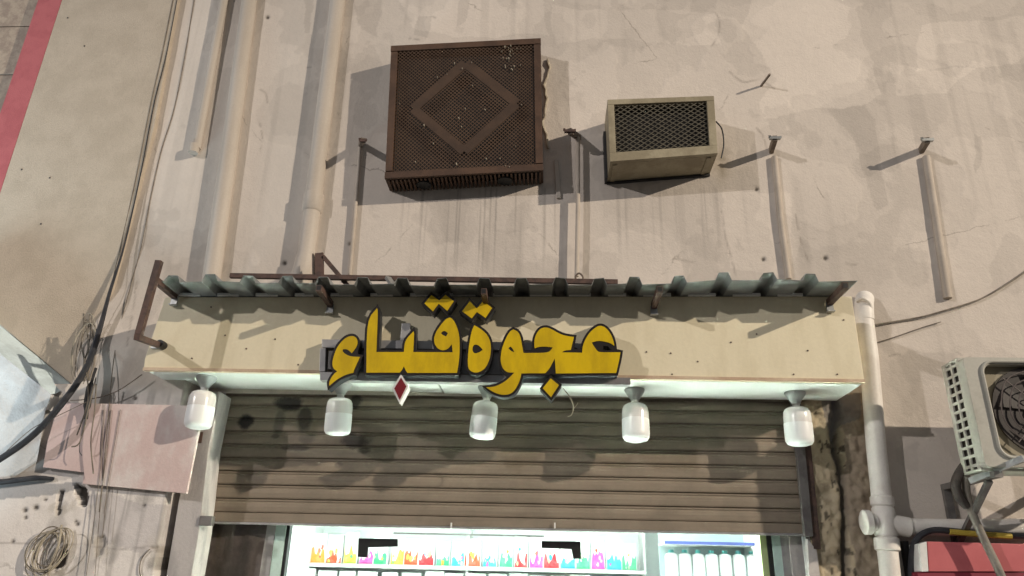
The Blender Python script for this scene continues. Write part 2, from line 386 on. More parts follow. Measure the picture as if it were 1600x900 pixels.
# right of the shop front: broken plaster
D = D0.copy()                                     # relief, + is into the wall
rw = in_poly(PX + wob * .22, PY, [(1250, 615), (1352, 615), (1392, 930), (1250, 930)]).astype(float)
n1 = fbm(GX * 11, GZ * 8, 101, 5); n2 = fbm(GX * 26, GZ * 26, 111, 4)
tint(rw, (.48, .40, .275)); scale_by(1 - rw * .3 * sst(n1, .56, .62)); tint(rw * .6 * sst(n2, .54, .62), (.50, .43, .31)); scale_by(1 - rw * .75 * sst(fbm(GX * 40, GZ * 22, 119, 4), .69, .73))
rr = in_poly(PX + wob * .35, PY, [(1312, 615), (1352, 615), (1400, 930), (1338, 930)]) * rw; tint(.85 * rr, (.29, .235, .18)); tint(rr * .5 * sst(n1, .5, .6) * sst(PY, 690, 720), (.34, .28, .20))
ga = 1303 + (PY - 620) * .075 + wob * .35; gr = np.exp(-((PX - ga) / (4.5 + 4 * fbm(GX * 0 + 1, GZ * 7, 77))) ** 2) * rw; tint(.9 * gr, (.06, .055, .05)); D += .05 * gr
D += rw * ((n1 - .5) * .035 + (n2 - .5) * .035 + (fbm(GX * 60, GZ * 60, 117, 3) - .5) * .012)
m = rw * in_poly(PX + wob * .3, PY + wob2 * .3, [(1285, 615), (1345, 615), (1345, 650), (1310, 665), (1300, 690), (1290, 650)]); tint(.7 * m, (.17, .16, .16))
# knocked-out holes and cracks, lower left
HOLES = [[(118, 758), (134, 762), (139, 778), (136, 793), (124, 790), (126, 782), (119, 775)],
         [(86, 868), (103, 852), (106, 866), (100, 884), (86, 892), (78, 888)],
         [(252, 872), (270, 867), (280, 872), (277, 886), (268, 900), (256, 897), (249, 882)],
         [(150, 842), (160, 836), (165, 846), (158, 868), (146, 872)],
         [(236, 855), (256, 850), (274, 856), (272, 868), (250, 868)],
         [(92, 765), (100, 766), (97, 780), (94, 806), (89, 806), (91, 790)]]
for i, h in enumerate(HOLES):
    hm = in_poly(PX + wob * .12, PY + wob2 * .12, h).astype(float)
    cx, cy = np.mean([p[0] for p in h]), np.mean([p[1] for p in h])
    rim = np.exp(-(((PX - cx) / 26) ** 2 + ((PY - cy) / 22) ** 2)) * (1 - hm) * sst(fbm(GX * 18, GZ * 18, 130 + i), .45, .6)
    tint(.5 * rim, (.40, .355, .27))
    shallow = i in (3, 4)
    tint((.45 if shallow else .9) * hm, (.30, .26, .2) if shallow else (.085, .075, .068)); D += hm * (.012 if shallow else .05)
for (x_, y_, r_) in [(39, 797, 3.2), (56, 793, 3.6), (40, 809, 2.4), (71, 781, 2), (121, 819, 2.6), (20, 846, 2.4), (225, 790, 1.8), (118, 815, 2), (211, 622, 2.6), (445, 411, 3.0), (1182, 296, 2.2), (1193, 405, 2.6), (418, 27, 2.4), (547, 381, 2.2), (1290, 403, 3)]:
    hm = np.exp(-(((PX - x_) / r_) ** 2 + ((PY - y_) / r_) ** 2)); tint(.95 * np.clip(hm * 1.6, 0, 1), (.07, .06, .05)); D += hm * .012
CRACKS = [[(1243, 335), (1250, 370), (1258, 395), (1266, 412)], [(1282, 402), (1290, 405), (1296, 402)], [(1321, 411), (1330, 413), (1343, 413)], [(1116, 18), (1124, 32), (1122, 55), (1112, 72)],
          [(1140, 112), (1160, 128), (1178, 126), (1192, 128), (1210, 138)], [(1182, 200), (1192, 212), (1198, 232)], [(1128, 330), (1134, 370), (1142, 400), (1150, 430)], [(1053, 404), (1085, 410)],
          [(407, 140), (415, 146), (418, 160)], [(480, 105), (486, 105)], [(405, 190), (410, 215), (406, 238)], [(528, 176), (532, 184)], [(204, 505), (198, 540), (210, 470), (214, 440)], [(640, 60), (655, 62)], [(673, 24), (680, 28)],
          [(0, 848), (60, 850), (130, 852), (190, 858), (240, 853)], [(1180, 290), (1188, 300)], [(1496, 550), (1505, 556), (1516, 558)], [(1390, 556), (1404, 553), (1408, 556)]]
for c_ in CRACKS:
    c_ = [tuple(v) for v in curve([(x, y, 0) for x, y in c_], 5)]; dm = np.full(PX.shape, 99.0)
    for (xa_, ya_, _), (xb_, yb2, _) in zip(c_[:-1], c_[1:]):
        L2 = (xb_ - xa_) ** 2 + (yb2 - ya_) ** 2 + 1e-9; t_ = np.clip(((PX - xa_) * (xb_ - xa_) + (PY - ya_) * (yb2 - ya_)) / L2, 0, 1)
        dm = np.minimum(dm, np.hypot(PX - xa_ - t_ * (xb_ - xa_), PY - ya_ - t_ * (yb2 - ya_)))
    tint(.42 * np.exp(-(dm / 1.4) ** 2) * sst(fbm(GX * 30, GZ * 30, 9), .25, .55), (.15, .12, .10))
# a grey, uneven surface relief
D += (fbm(GX * 2.2, GZ * 2.2, 141, 4) - .5) * .008 + -.0 + .0014 * sst(fbm(GX * 1.7, GZ * 1.5, 41, 5), .535, .52)
D[:, 0] = 0; D[:, -1] = 0
V = np.stack([GX, D, GZ], -1).reshape(-1, 3)
ii = np.arange((nz - 1) * (nx - 1)).reshape(nz - 1, nx - 1); r_, c_ = np.divmod(ii, nx - 1)
cxm = (gx[:-1] + gx[1:]) / 2; czm = (gz[:-1] + gz[1:]) / 2
keep = ((cxm[None, :] > XTILE) | (czm[:, None] < at(0, 600, 0).z)) & ~((cxm[None, :] > X0) & (cxm[None, :] < X1) & (czm[:, None] < ZT))
a = (r_ * nx + c_)[keep]; F = np.stack([a, a + 1, a + nx + 1, a + nx], -1)
me = bpy.data.meshes.new('wall'); me.vertices.add(len(V)); me.vertices.foreach_set('co', V.ravel())
me.loops.add(F.size); me.loops.foreach_set('vertex_index', F.ravel()); me.polygons.add(len(F))
me.polygons.foreach_set('loop_start', np.arange(0, F.size, 4)); me.update(calc_edges=True)
ca = me.color_attributes.new('Col', 'FLOAT_COLOR', 'POINT')
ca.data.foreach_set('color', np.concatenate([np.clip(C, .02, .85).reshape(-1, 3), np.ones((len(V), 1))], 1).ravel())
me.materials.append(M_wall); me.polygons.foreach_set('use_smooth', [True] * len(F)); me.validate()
wall = bpy.data.objects.new('wall', me); col.objects.link(wall); wall.parent = bld
# reveals of the opening, shop room behind
rv = MB(); rv.box(X0 - .3, X0, .075, .35, 0, ZT + .3); rv.box(X1, X1 + .3, .075, .35, 0, ZT + .3); rv.box(X0, X1, .075, .35, ZT, ZT + .3); rv.build('opening_reveal', M_jamb, bld)
rm = MB()
ya, yb, zc = .352, 3.3, 2.85
rm.add([(X0 - .2, ya, 0), (X1 + .2, ya, 0), (X1 + .2, yb, 0), (X0 - .2, yb, 0)], [(0, 1, 2, 3)])
rm.build('shop_floor', M_floor, bld)
rm = MB(); q = [(X0 - .2, ya), (X0 - .2, yb), (X1 + .2, yb), (X1 + .2, ya)]
rm.add([(x, y, z) for x, y in q for z in (0, zc)], [(0, 1, 3, 2), (2, 3, 5, 4), (4, 5, 7, 6), (1, 7, 5, 3)]); rm.build('shop_room', M_room, bld)
fl = MB().add([(X0, 0.021, .004), (X1, 0.021, .004), (X1, ya, .004), (X0, ya, .004)], [(0, 1, 2, 3)]).build('threshold', M_floor, bld)
# hardened foam bead beside the big cage, pale bar added as light falling through its holes
b = MB(); pts = [at(852 + random.uniform(-2, 2) + 8 * math.exp(-((y - 112) / 16) ** 2) + 3 * math.sin(y * .09), y, -.01) for y in range(92, 238, 7)]
b.tube(pts, [random.uniform(.006, .013) for _ in pts], 7); b.build('foam_bead', M_mortar, bld, smooth=True)
bd = MB(); bd.beam(at(869, 250, -.008), at(873, 310, -.008), .03, .012, (0, 1, 0)); bd.build('light_bar', M_pipe, bld, bevel=.004)

# ------------------------------------------------------------------ neighbour pier with pink stripe
YP = -.04
pier = thing('neighbour_pier', 'rough beige rendered pier on the far left with a pink edge stripe and sloped underside', 'pier', tuple(at(150, 550, YP)))
xr0, xl0 = at(228, 225, YP).x, at(60, 0, YP).x
def zz(px, py): return at(px, py, YP).z
A_, B_ = at(-90, 432, YP), at(128, 613, YP)
xs = at(97, 0, YP).x
slope = (B_.z - A_.z) / (B_.x - A_.x)
zat = lambda x: B_.z + slope * (x - B_.x)
TOPZ = 7.5
xB = B_.x
pf = [Vector((xs, YP, zat(xs))), B_, at(163, 490, YP), Vector((at(240, 200, YP).x, YP, at(240, 200, YP).z)), Vector((at(277, 0, YP).x, YP, at(277, 0, YP).z)), Vector((at(277, 0, YP).x + .02, YP, TOPZ)), Vector((xs, YP, TOPZ))]
MB().prism(pf, (0, .16, 0)).build('rendered_face', M_pier, pier)
MB().prism([Vector((xl0, YP - .002, zat(xl0))), Vector((xs - .0015, YP - .002, zat(xs))), Vector((xs - .0015, YP - .002, TOPZ)), Vector((xl0, YP - .002, TOPZ))], (0, .17, 0)).build('pink_stripe', M_stripe, pier)
hn = thing('plaster_buttress', 'pale blue plastered block with a sloped top at the left edge below the pier', 'wall', tuple(at(20, 700, -.2)))
bt = [at(-90, 432, -.042), at(0, 509, -.042), at(118, 606, -.042)]; ft = [at(-90, 478, -.28), at(0, 553, -.28), at(80, 616, -.27)]
lo2 = [at(72, 640, -.25), at(64, 690, -.23), at(58, 722, -.21), at(20, 748, -.20), at(-90, 752, -.20)]
rows3 = MB(); nseg = 14
def lerp3(l_, t): return l_[0].lerp(l_[1], t * 2) if t < .5 else l_[1].lerp(l_[2], t * 2 - 1)
for i in range(nseg + 1):
    t = i / nseg; a, b_ = lerp3(bt, t), lerp3(ft, t)
    for j in range(6):
        u = j / 5; w = .0025 * math.sin(i * 2.1 + j * 1.7) + (.005 if j in (3,) else 0)
        rows3.v.append(a.lerp(b_, u) + (Vector((.004, -.006, .006)) * (w / .006) if 0 < j < 5 else Vector()))
rows3.f = [(i * 6 + j, i * 6 + j + 1, i * 6 + j + 7, i * 6 + j + 6) for i in range(nseg) for j in range(5)]; rows3.mi = [0] * len(rows3.f)
rows3.build('sloped_top', M_haunch, hn, smooth=True)
lo3 = [lo2[4], lo2[3], lo2[2], lo2[1], lo2[0]]
def lerpn(l_, t):
    k = min(int(t * (len(l_) - 1)), len(l_) - 2); return l_[k].lerp(l_[k + 1], t * (len(l_) - 1) - k)
fr3 = MB(); na, nb = 26, 22
for i in range(na + 1):
    for j in range(nb + 1):
        p = lerp3(ft, i / na).lerp(lerpn(lo3, i / na), j / nb); e_ = min(j / 3, 1) * min((na - i) / 3, 1)
        p = p + Vector((0, ((float(fbm(np.array(p.x * 5.), np.array(p.z * 5.), 301)) - .5) * .018 + (float(fbm(np.array(p.x * 18.), np.array(p.z * 18.), 305)) - .5) * .008 - .004) * e_, 0)); fr3.v.append(p)
fr3.f = [(i * (nb + 1) + j, i * (nb + 1) + j + 1, (i + 1) * (nb + 1) + j + 1, (i + 1) * (nb + 1) + j) for i in range(na) for j in range(nb)]; fr3.mi = [0] * len(fr3.f)
o_ = len(fr3.v); edge = [na * (nb + 1) + j for j in range(nb + 1)]
for e in edge: fr3.v.append(fr3.v[e] + Vector((0.0, .2, 0)))
fr3.f += [(edge[j], edge[j + 1], o_ + j + 1, o_ + j) for j in range(nb)]; fr3.mi += [0] * nb
fr3.build('plaster_face', M_haunchf, hn, smooth=True)
for x_, y_ in ((106, 28), (132, 72), (34, 265), (78, 278), (64, 350)):
    MB().lathe([(.006, -.003), (.006, .004)], at(x_, y_, YP), 'y', 7).build('drill_hole', M_black, pier)
# stone tiles beyond the pier
tb = thing('tiled_bay', 'stone tiled wall bay at the top left corner beyond the pink stripe', 'wall', (xl0 - .6, .03, 4))
zs = [at(20, 117, .03).z + k * (at(20, 42, .03).z - at(20, 117, .03).z) for k in range(-5, 7)]
tm = None
for k in range(len(zs) - 1):
    for j in range(5):
        x1 = xl0 + .12 - j * .62; x0 = x1 - .62
        t = MB(); d = random.uniform(0, .004); t.box(x0 + .004, x1 - .004, .03 - d, .06, zs[k] + .004, zs[k + 1] - .004); t.build('tile', M_tile, tb, bevel=.003)
MB().box(xl0 - 3.0, xl0 + .12, -.0 + .055, .10, zs[0], zs[-1]).build('mortar_bed', M_joint, tb)

# ------------------------------------------------------------------ drain pipes on the left of the wall
def vpipe(name, label, pts, Y, r, collars=(), capend=None, group=None, m=M_pipe):
    p = [at(x, y, Y) for x, y in pts]; t = thing(name, label, 'pipe', tuple(p[-1]), group)
    top = p[0] + (p[0] - p[1]).normalized() * 1.6
    MB().tube([top] + p, r, 24).build('pipe', m, t, smooth=True)
    for y in collars:
        for i in range(len(pts) - 1):
            if pts[i][1] <= y <= pts[i + 1][1]:
                k = (y - pts[i][1]) / (pts[i + 1][1] - pts[i][1]); c = p[i].lerp(p[i + 1], k); d = (p[i + 1] - p[i]).normalized()
                MB().tube([c - d * .07, c - d * .065, c + d * .06, c + d * .07], [r * 1.02, r * 1.16, r * 1.16, r * 1.02], 24).build('collar', m, t, smooth=True)
    for y in np.arange(60, 420, 170):
        pass
    return t
tp = vpipe('drain_pipe', 'thin cream pipe ending short high on the wall, nearest the pier', [(352, -10), (329, 113), (307, 232)], -.028, .028)
e = at(303, 232, -.035); MB().lathe([(.034, -.035), (.036, 0), (.034, .03)], e, 'z', 16).build('end_cap', M_pipe, tp, smooth=True)
vpipe('drain_pipe', 'thick cream drain pipe running down to the awning, left of its twin', [(391, -10), (360, 225), (329, 445)], -.030, .056)
t = vpipe('drain_pipe', 'thick cream drain pipe with a socket joint, left of the big brown cage', [(529, -10), (500, 225), (486, 340), (477, 405)], -.030, .056, collars=(318,))
MB().tube(curve([at(477, 404, -.030), at(474, 418, -.030), at(468, 436, -.025), at(462, 452, -.015)], 5), .062, 22).build('bend', M_pipe, t, smooth=True)

M_cond = mat('painted_conduit', (.50, .44, .375), (.43, .375, .315), 4, .75, .1, 90)
# thin painted conduits with stub arms
def conduit(label, pts, Y, r, stub, head, m=M_pipe):
    p = [at(x, y, Y) for x, y in pts]; t = thing('wall_conduit', label, 'conduit', tuple(p[-1]), 'conduits with stub arms on the upper wall')
    MB().tube(p, r, 14).build('pipe', M_cond, t, smooth=True)
    (sx, sy), (hx, hy) = stub; a, b2_ = at(sx, sy, 0.02), at(hx, hy, -.165)
    MB().beam(a, b2_, .028, .04).build('stub_arm', M_rustlite, t)
    d = Vector((1, 0, 0)); h = MB(); h.beam(b2_ - d * head, b2_ + d * head, .02, .018); h.beam(b2_ + d * head, b2_ + d * head + Vector((0, 0, .014)), .012, .012); h.beam(b2_ - d * head, b2_ - d * head + Vector((0, -.01, .016)), .014, .014)
    h.build('hook_plate', M_rust if sx < 1000 else M_zinc, t)
    return t
M_rustlite = mat('dirty_steel', (.21, .17, .135), (.13, .10, .08), 14, .7, .2, 90, fine=.25)
conduit('thin wall conduit left of the brown cage, in its shadow', [(563, 228), (555, 330), (546, 436)], -.02, .012, ((563, 226), (567, 220)), .02)
conduit('thin wall conduit between the two cages with a bent hook on top', [(903, 215), (903, 320), (901, 432)], -.05, .014, ((906, 216), (890, 205)), .035)
conduit('wall conduit with stub arm just right of the small cage', [(1210, 245), (1219, 340), (1232, 436)], -.010, .019, ((1204, 238), (1211, 216)), .035)
conduit('short wall conduit with stub arm farthest right, ending in mid wall', [(1447, 245), (1463, 350), (1481, 466)], -.010, .024, ((1438, 237), (1449, 219)), .035)
st_ = MB(); st_.beam(at(1188, 136, .01), at(1203, 116, -.12), .012, .012); tag(st_.build('steel_stub', M_rustlite, origin=at(1188, 136, 0)), 'short thin steel stub sticking out of the wall right above the small cage', 'rod')

# ------------------------------------------------------------------ big brown cage over an air conditioner
def quad_frame(pts, Y):
    P_ = [at(x, y, Y) for x, y in pts]     # TL TR BR BL
    def Q(u, v, d=0.0):
        p = P_[0].lerp(P_[1], u).lerp(P_[3].lerp(P_[2], u), v); return p + Vector((0, d, 0))
    return Q
YC = -.165
Q = quad_frame([(611, 72), (845, 60), (849, 268), (601, 281)], YC)
cg = thing('air_conditioner_cage', 'big square brown perforated metal cage with a raised diamond on its front', 'cage', tuple(Q(.5, 1, .16)))
wU = (Q(1, 0) - Q(0, 0)).length; wV = (Q(0, 1) - Q(0, 0)).length
mesh = MB(); nc = 38; s_ = 1.0 / nc; hs = .30
for i in range(-nc, 2 * nc):
    for j in range(-nc, 2 * nc):
        # lattice turned by 45 degrees
        u = (i + j) * s_ * .5; v = (i - j) * s_ * .5
        if not (.03 < u < .97 and .03 < v < .97): continue
        h = s_ * .5; k = h * .74
        o4 = [(u, v - h), (u + h, v), (u, v + h), (u - h, v)]; i4 = [(u, v - k), (u + k, v), (u, v + k), (u - k, v)]
        mesh.add([Q(*p) for p in o4 + i4], [(0, 1, 5, 4), (1, 2, 6, 5), (2, 3, 7, 6), (3, 0, 4, 7)])
tag(mesh.build('perforated_panel', M_cagep, cg), None, None, kind='stuff')
def strip(mb, a, b_, w, d0, d1):
    """bar in cage coordinates from a to b"""
    a, b_ = Vector(a), Vector(b_); d = (b_ - a).normalized(); n_ = Vector((-d.y, d.x)) * w / 2
    c4 = [a - n_, b_ - n_, b_ + n_, a + n_]
    mb.hexa([Q(p.x, p.y, d0) for p in c4] + [Q(p.x, p.y, d1) for p in c4])
for a, b_ in (((0, .025), (1, .025)), ((0, .972), (1, .972)), ((.025, .052), (.025, .944)), ((.975, .052), (.975, .944))):
    m_ = MB(); strip(m_, a, b_, .044, -.008, .012); m_.build('frame_bar', M_cage, cg, bevel=.002)
dia = [(.5, .17), (.835, .50), (.5, .83), (.165, .50)]
for i in range(4):
    m_ = MB(); strip(m_, dia[i], dia[(i + 1) % 4], .062, -.0035 - .0004 * i, .004); m_.build('diamond_trim', M_trim, cg, bevel=.0015)
for u0, u1, nm in ((0.001, .012, 'side_panel'), (.988, .999, 'side_panel')):
    m_ = MB(); m_.hexa([Q(u0, .01, .013), Q(u1, .01, .013), Q(u1, .99, .013), Q(u0, .99, .013), Q(u0, .01, .17), Q(u1, .01, .17), Q(u1, .99, .17), Q(u0, .99, .17)]); m_.build(nm, M_cage, cg)
m_ = MB(); m_.hexa([Q(.013, .002, .013), Q(.987, .002, .013), Q(.987, .014, .013), Q(.013, .014, .013), Q(.013, .002, .17), Q(.987, .002, .17), Q(.987, .014, .17), Q(.013, .014, .17)]); m_.build('top_panel', M_cage, cg)
sl = MB()
for k in range(38):
    u = .02 + k * .96 / 37; sl.hexa([Q(u - .006, .975, .013), Q(u + .006, .975, .013), Q(u + .006, .998, .013), Q(u - .006, .998, .013), Q(u - .006, .975, .165), Q(u + .006, .975, .165), Q(u + .006, .998, .165), Q(u - .006, .998, .165)])
tag(sl.build('louvre_slats', M_cage, cg), None, None, kind='stuff')
m_ = MB(); m_.hexa([Q(.05, .06, .06), Q(.95, .06, .06), Q(.95, .955, .06), Q(.05, .955, .06), Q(.05, .06, .16), Q(.95, .06, .16), Q(.95, .955, .16), Q(.05, .955, .16)]); m_.build('inner_unit', M_cagein, cg)
for u in (.235, .755):
    c = Q(u, 1.0, .09); MB().lathe([(.050, -.006), (.050, .02)], c, 'z', 20).build('round_port', M_black, cg)
sp = MB()
for k in range(46):      # paint spatter and bird droppings
    u, v = (random.gauss(.80, .035), random.uniform(.05, .25)) if k < 22 else (random.uniform(.06, .94), random.uniform(.05, .98))
    w = random.uniform(.0012, .0032); h_ = w * random.uniform(.8, 2.6)
    sp.hexa([Q(u - w, v - h_, -.0145), Q(u + w, v - h_ * .5, -.0145), Q(u + w * .7, v + h_, -.0145), Q(u - w * .5, v + h_ * .8, -.0145), Q(u - w, v - h_, .0), Q(u + w, v - h_ * .5, .0), Q(u + w * .7, v + h_, .0), Q(u - w * .5, v + h_ * .8, .0)])
tag(sp.build('paint_spatter', M_beigewire, cg), None, None, kind='stuff')

# ------------------------------------------------------------------ small beige mesh cage
YS = -.25
Q = quad_frame([(949, 158), (1115, 152), (1121, 241), (953, 254)], YS)
sg = thing('air_conditioner_cage', 'small beige metal cage with a dark expanded mesh front, right of the brown one', 'cage', tuple(Q(.5, 1, .25)))
for a, b_, w in (((0, .035), (1, .035), .085), ((0, .93), (1, .93), .14), ((.03, .08), (.03, .86), .06), ((.965, .08), (.965, .86), .07)):
    m_ = MB(); strip(m_, a, b_, w, -.012, .018); m_.build('frame_bar', M_beige, sg, bevel=.002)
zg = MB(); rows, cols = 21, 13
for r0 in range(rows + 1):
    v = .06 + .80 * r0 / rows; prev = None
    for c0 in range(2 * cols + 1):
        u = .05 + .90 * c0 / (2 * cols); vv = v + (.80 / rows * .5) * (1 if (c0 + r0) % 2 else -1) * .88
        if prev is not None:
            (u0, v0) = prev; w = .0065
            zg.hexa([Q(u0, v0 - w, 0), Q(u, vv - w, 0), Q(u, vv + w, 0), Q(u0, v0 + w, 0), Q(u0, v0 - w, .005), Q(u, vv - w, .005), Q(u, vv + w, .005), Q(u0, v0 + w, .005)])
        prev = (u, vv)
tag(zg.build('expanded_mesh', M_mesh, sg), None, None, kind='stuff')
def slab(u0, u1, v0, v1, d0, d1): return MB().hexa([Q(u0, v0, d0), Q(u1, v0, d0), Q(u1, v1, d0), Q(u0, v1, d0), Q(u0, v0, d1), Q(u1, v0, d1), Q(u1, v1, d1), Q(u0, v1, d1)])
slab(.0, .012, .0, 1, .02, .25).build('side_panel', M_beige, sg); slab(.988, 1, .0, 1, .02, .25).build('side_panel', M_beige, sg)
slab(.013, .987, .985, .999, .02, .25).build('bottom_panel', M_beige, sg); slab(.013, .987, .001, .012, .02, .25).build('top_panel', M_beige, sg)
for u in (.05, .93): slab(u - .02, u + .02, 1.0, 1.012, .03, .25).build('bottom_angle', M_beige, sg)
slab(.06, .94, .1, .9, .06, .25).build('inner_unit', M_cagein, sg)
slab(-.025, -.002, .25, 1.02, .17, .25).build('edge_seal', M_dark, sg)
MB().beam(Q(0, 1.02, .242), Q(1, 1.02, .242), .02, .012).build('edge_seal', M_dark, sg)
cb = MB().tube(curve([at(1119, 190, -.12), at(1128, 202, -.05), at(1131, 225, -.03), at(1127, 247, -.03)]), .005, 7).build('cage_cable', M_cable, origin=at(1128, 225, -.03))
tag(cb, 'short black cable looping down beside the small beige cage', 'cable')

# ------------------------------------------------------------------ fascia box over the shop front
YF = -.40
fa = thing('shop_fascia', 'long cream sign box above the roller shutter with a pale underside', 'fascia', tuple(at(800, 600, YF)))
tl, tr, br_, bl = at(258, 464, YF), at(1331, 463, YF), at(1351, 598, YF), at(224, 579, YF)
lm = at(226, 561, YF)
MB().prism([tl, lm, bl, br_, tr], (0, .03, 0)).build('face_panel', M_cream, fa, bevel=.004)
e0, e1 = Vector((0, .031, .004)), Vector((0, .398, .004))
jx = .415
jl, jr = bl.lerp(br_, jx - .0015), bl.lerp(br_, jx + .0015)
up = Vector((0, 0, .025))
for a, b_, dz in ((bl + Vector((.01, 0, 0)), jl, 0), (jr, br_ - Vector((.005, 0, 0)), -.006)):
    z_ = Vector((0, 0, dz))
    MB().hexa([a + e0 + z_, b_ + e0 + z_, b_ + e0 + up, a + e0 + up, a + e1 + z_, b_ + e1 + z_, b_ + e1 + up, a + e1 + up]).build('soffit_panel', M_soffit, fa)
for a, b_ in ((bl, tl), (br_, tr)):
    sx = .012 if a is bl else -.012
    MB().hexa([a + e0 + up, a + e0 + up + Vector((sx, 0, 0)), b_ + e0 + Vector((sx, 0, 0)), b_ + e0, a + e1 + up, a + e1 + up + Vector((sx, 0, 0)), b_ + e1 + Vector((sx, 0, 0)), b_ + e1]).build('end_panel', M_cream, fa)
tr_ = MB(); tr_.beam(bl + Vector((0, -.003, .008)), br_ + Vector((0, -.003, .008)), .012, .018); tr_.build('bottom_trim', mat('cream_trim', (.60, .47, .34), (.50, .36, .25), 6, .6, .05), fa)

for x, y in ((300, 560), (330, 480), (352, 524), (385, 545), (430, 530), (466, 570), (1010, 550), (1048, 552), (1090, 565), (1142, 535), (1182, 522), (1262, 548), (1308, 585), (1318, 500), (1240, 585), (1050, 585)):
    MB().lathe([(.0045, -.0035), (.0045, .002)], at(x, y, YF), 'y', 8).build('screw_head', M_rust, fa)
# frame of aluminium channel behind the letters
YR = YF - .004
fr = thing('letter_frame', 'grey aluminium channel frame behind the yellow letters on the sign box', 'frame', tuple(at(740, 560, YF)))
def channel(pts, d, m, nm, Yf):
    MB().prism([at(x, y, Yf) for x, y in pts], (0, d, 0)).build(nm, m, fr, bevel=.002)
channel([(503, 530), (958, 537), (958, 549), (503, 543)], .05, M_alu, 'rail', YF - .055)
channel([(500, 581), (985, 590), (985, 601), (500, 594)], .05, M_alu, 'rail', YF - .055)
channel([(500, 543.6), (509, 543.8), (508, 580.6), (499, 580.4)], .05, M_alu, 'end_bar', YF - .055)
channel([(514, 548), (524, 548), (522, 577), (512, 577)], .04, M_slatr, 'end_bar', YF - .045)
channel([(524, 544), (957, 550), (957, 589), (522, 580)], .012, M_alu, 'back_strip', YF - .018)
channel([(628, 505), (641, 505), (641, 532), (625, 532)], .03, M_alu, 'bracket_tab', YF - .035)

# ------------------------------------------------------------------ channel letters
def z1(*p): return [(505 + x / 5, 460 + y / 5) for x, y in p]
def z2(*p): return [(620 + x / 5, 450 + y / 5) for x, y in p]
def z3(*p): return [(740 + x / 5.625, 480 + y / 5.625) for x, y in p]
def z4(*p): return [(850 + x / 6, 490 + y / 6) for x, y in p]
def smooth_poly(p, it=2, ang=48):
    for _ in range(it):
        out = []; n_ = len(p)
        for i in range(n_):
            a, b_, c = Vector(p[i - 1]), Vector(p[i]), Vector(p[(i + 1) % n_])
            if (b_ - a).length < 1e-6 or (c - b_).length < 1e-6: continue
            if (b_ - a).angle(c - b_) > R(ang) or min((b_ - a).length, (c - b_).length) > 40: out.append(tuple(b_))
            else: out += [tuple(b_.lerp(a, .25)), tuple(b_.lerp(c, .25))]
        p = out
    return p
def area2(p): return sum(p[i - 1][0] * p[i][1] - p[i][0] * p[i - 1][1] for i in range(len(p))) / 2
def offset_poly(p, d):
    s = 1 if area2(p) > 0 else -1; out = []; n_ = len(p)
    for i in range(n_):
        a, b_, c = Vector(p[i - 1]), Vector(p[i]), Vector(p[(i + 1) % n_])
        e1, e2 = (b_ - a).normalized(), (c - b_).normalized()
        n1, n2 = Vector((e1.y, -e1.x)) * s, Vector((e2.y, -e2.x)) * s; k = n1 + n2
        if k.length < .2: k = n1
        m_ = k.normalized(); L = d / max(m_.dot(n1), .5); out.append(tuple(b_ + m_ * L))
    return out
hamza = z1((235, 322), (262, 342), (270, 375), (262, 405), (240, 437), (222, 460), (205, 440), (180, 426), (155, 428), (150, 442), (170, 464), (200, 480), (235, 486), (287, 488), (268, 530), (240, 590), (235, 612), (180, 625), (120, 655), (80, 685), (48, 714), (45, 690), (60, 655), (85, 620), (110, 600), (85, 585), (72, 560), (72, 525), (85, 470), (110, 410), (150, 360), (190, 330))
hamza_b = z1((235, 322), (262, 342), (270, 375), (262, 405), (250, 437), (250, 480), (287, 488), (268, 530), (240, 590), (235, 612), (180, 625), (120, 655), (80, 685), (48, 714), (45, 690), (60, 655), (85, 620), (104, 602), (85, 585), (72, 560), (72, 525), (85, 470), (110, 410), (150, 360), (190, 330))
quba = z1((340, 200), (420, 108), (428, 128), (415, 450), (630, 450), (637, 360), (705, 288), (711, 305), (703, 450)) + z2((436, 502), (430, 438), (400, 475), (365, 489), (325, 478), (298, 445), (288, 400), (305, 345), (345, 285), (385, 240), (415, 230), (440, 245), (465, 290), (485, 350), (492, 430), (488, 560), (470, 663), (82, 663), (70, 645), (55, 612), (40, 640), (22, 661)) + z1((605, 611), (337, 611))
quba_b = z1((340, 200), (420, 108), (428, 128), (415, 450), (630, 450), (637, 360), (705, 288), (711, 305), (703, 450)) + z2((320, 498), (298, 445), (288, 400), (305, 345), (345, 285), (385, 240), (415, 230), (440, 245), (465, 290), (485, 350), (492, 430), (488, 560), (470, 663), (82, 663), (22, 663)) + z1((337, 611),)
quba_h = [z2((345, 350), (370, 330), (400, 352), (385, 378), (355, 366))]
qdots = z2((270, 55), (333, 98), (380, 52), (445, 103), (393, 178), (335, 128), (325, 124), (282, 182), (215, 120))
tdots = z2((570, 103), (625, 160), (675, 100), (745, 155), (693, 233), (625, 187), (585, 237), (510, 182))
ta = z2((605, 290), (650, 315), (700, 355), (730, 410), (737, 480), (725, 560), (690, 630), (640, 660), (595, 660), (560, 635), (553, 580), (560, 480), (575, 380), (590, 320))
ta_h = [z2((605, 440), (640, 445), (672, 483), (640, 505), (605, 512), (590, 490), (592, 460))]
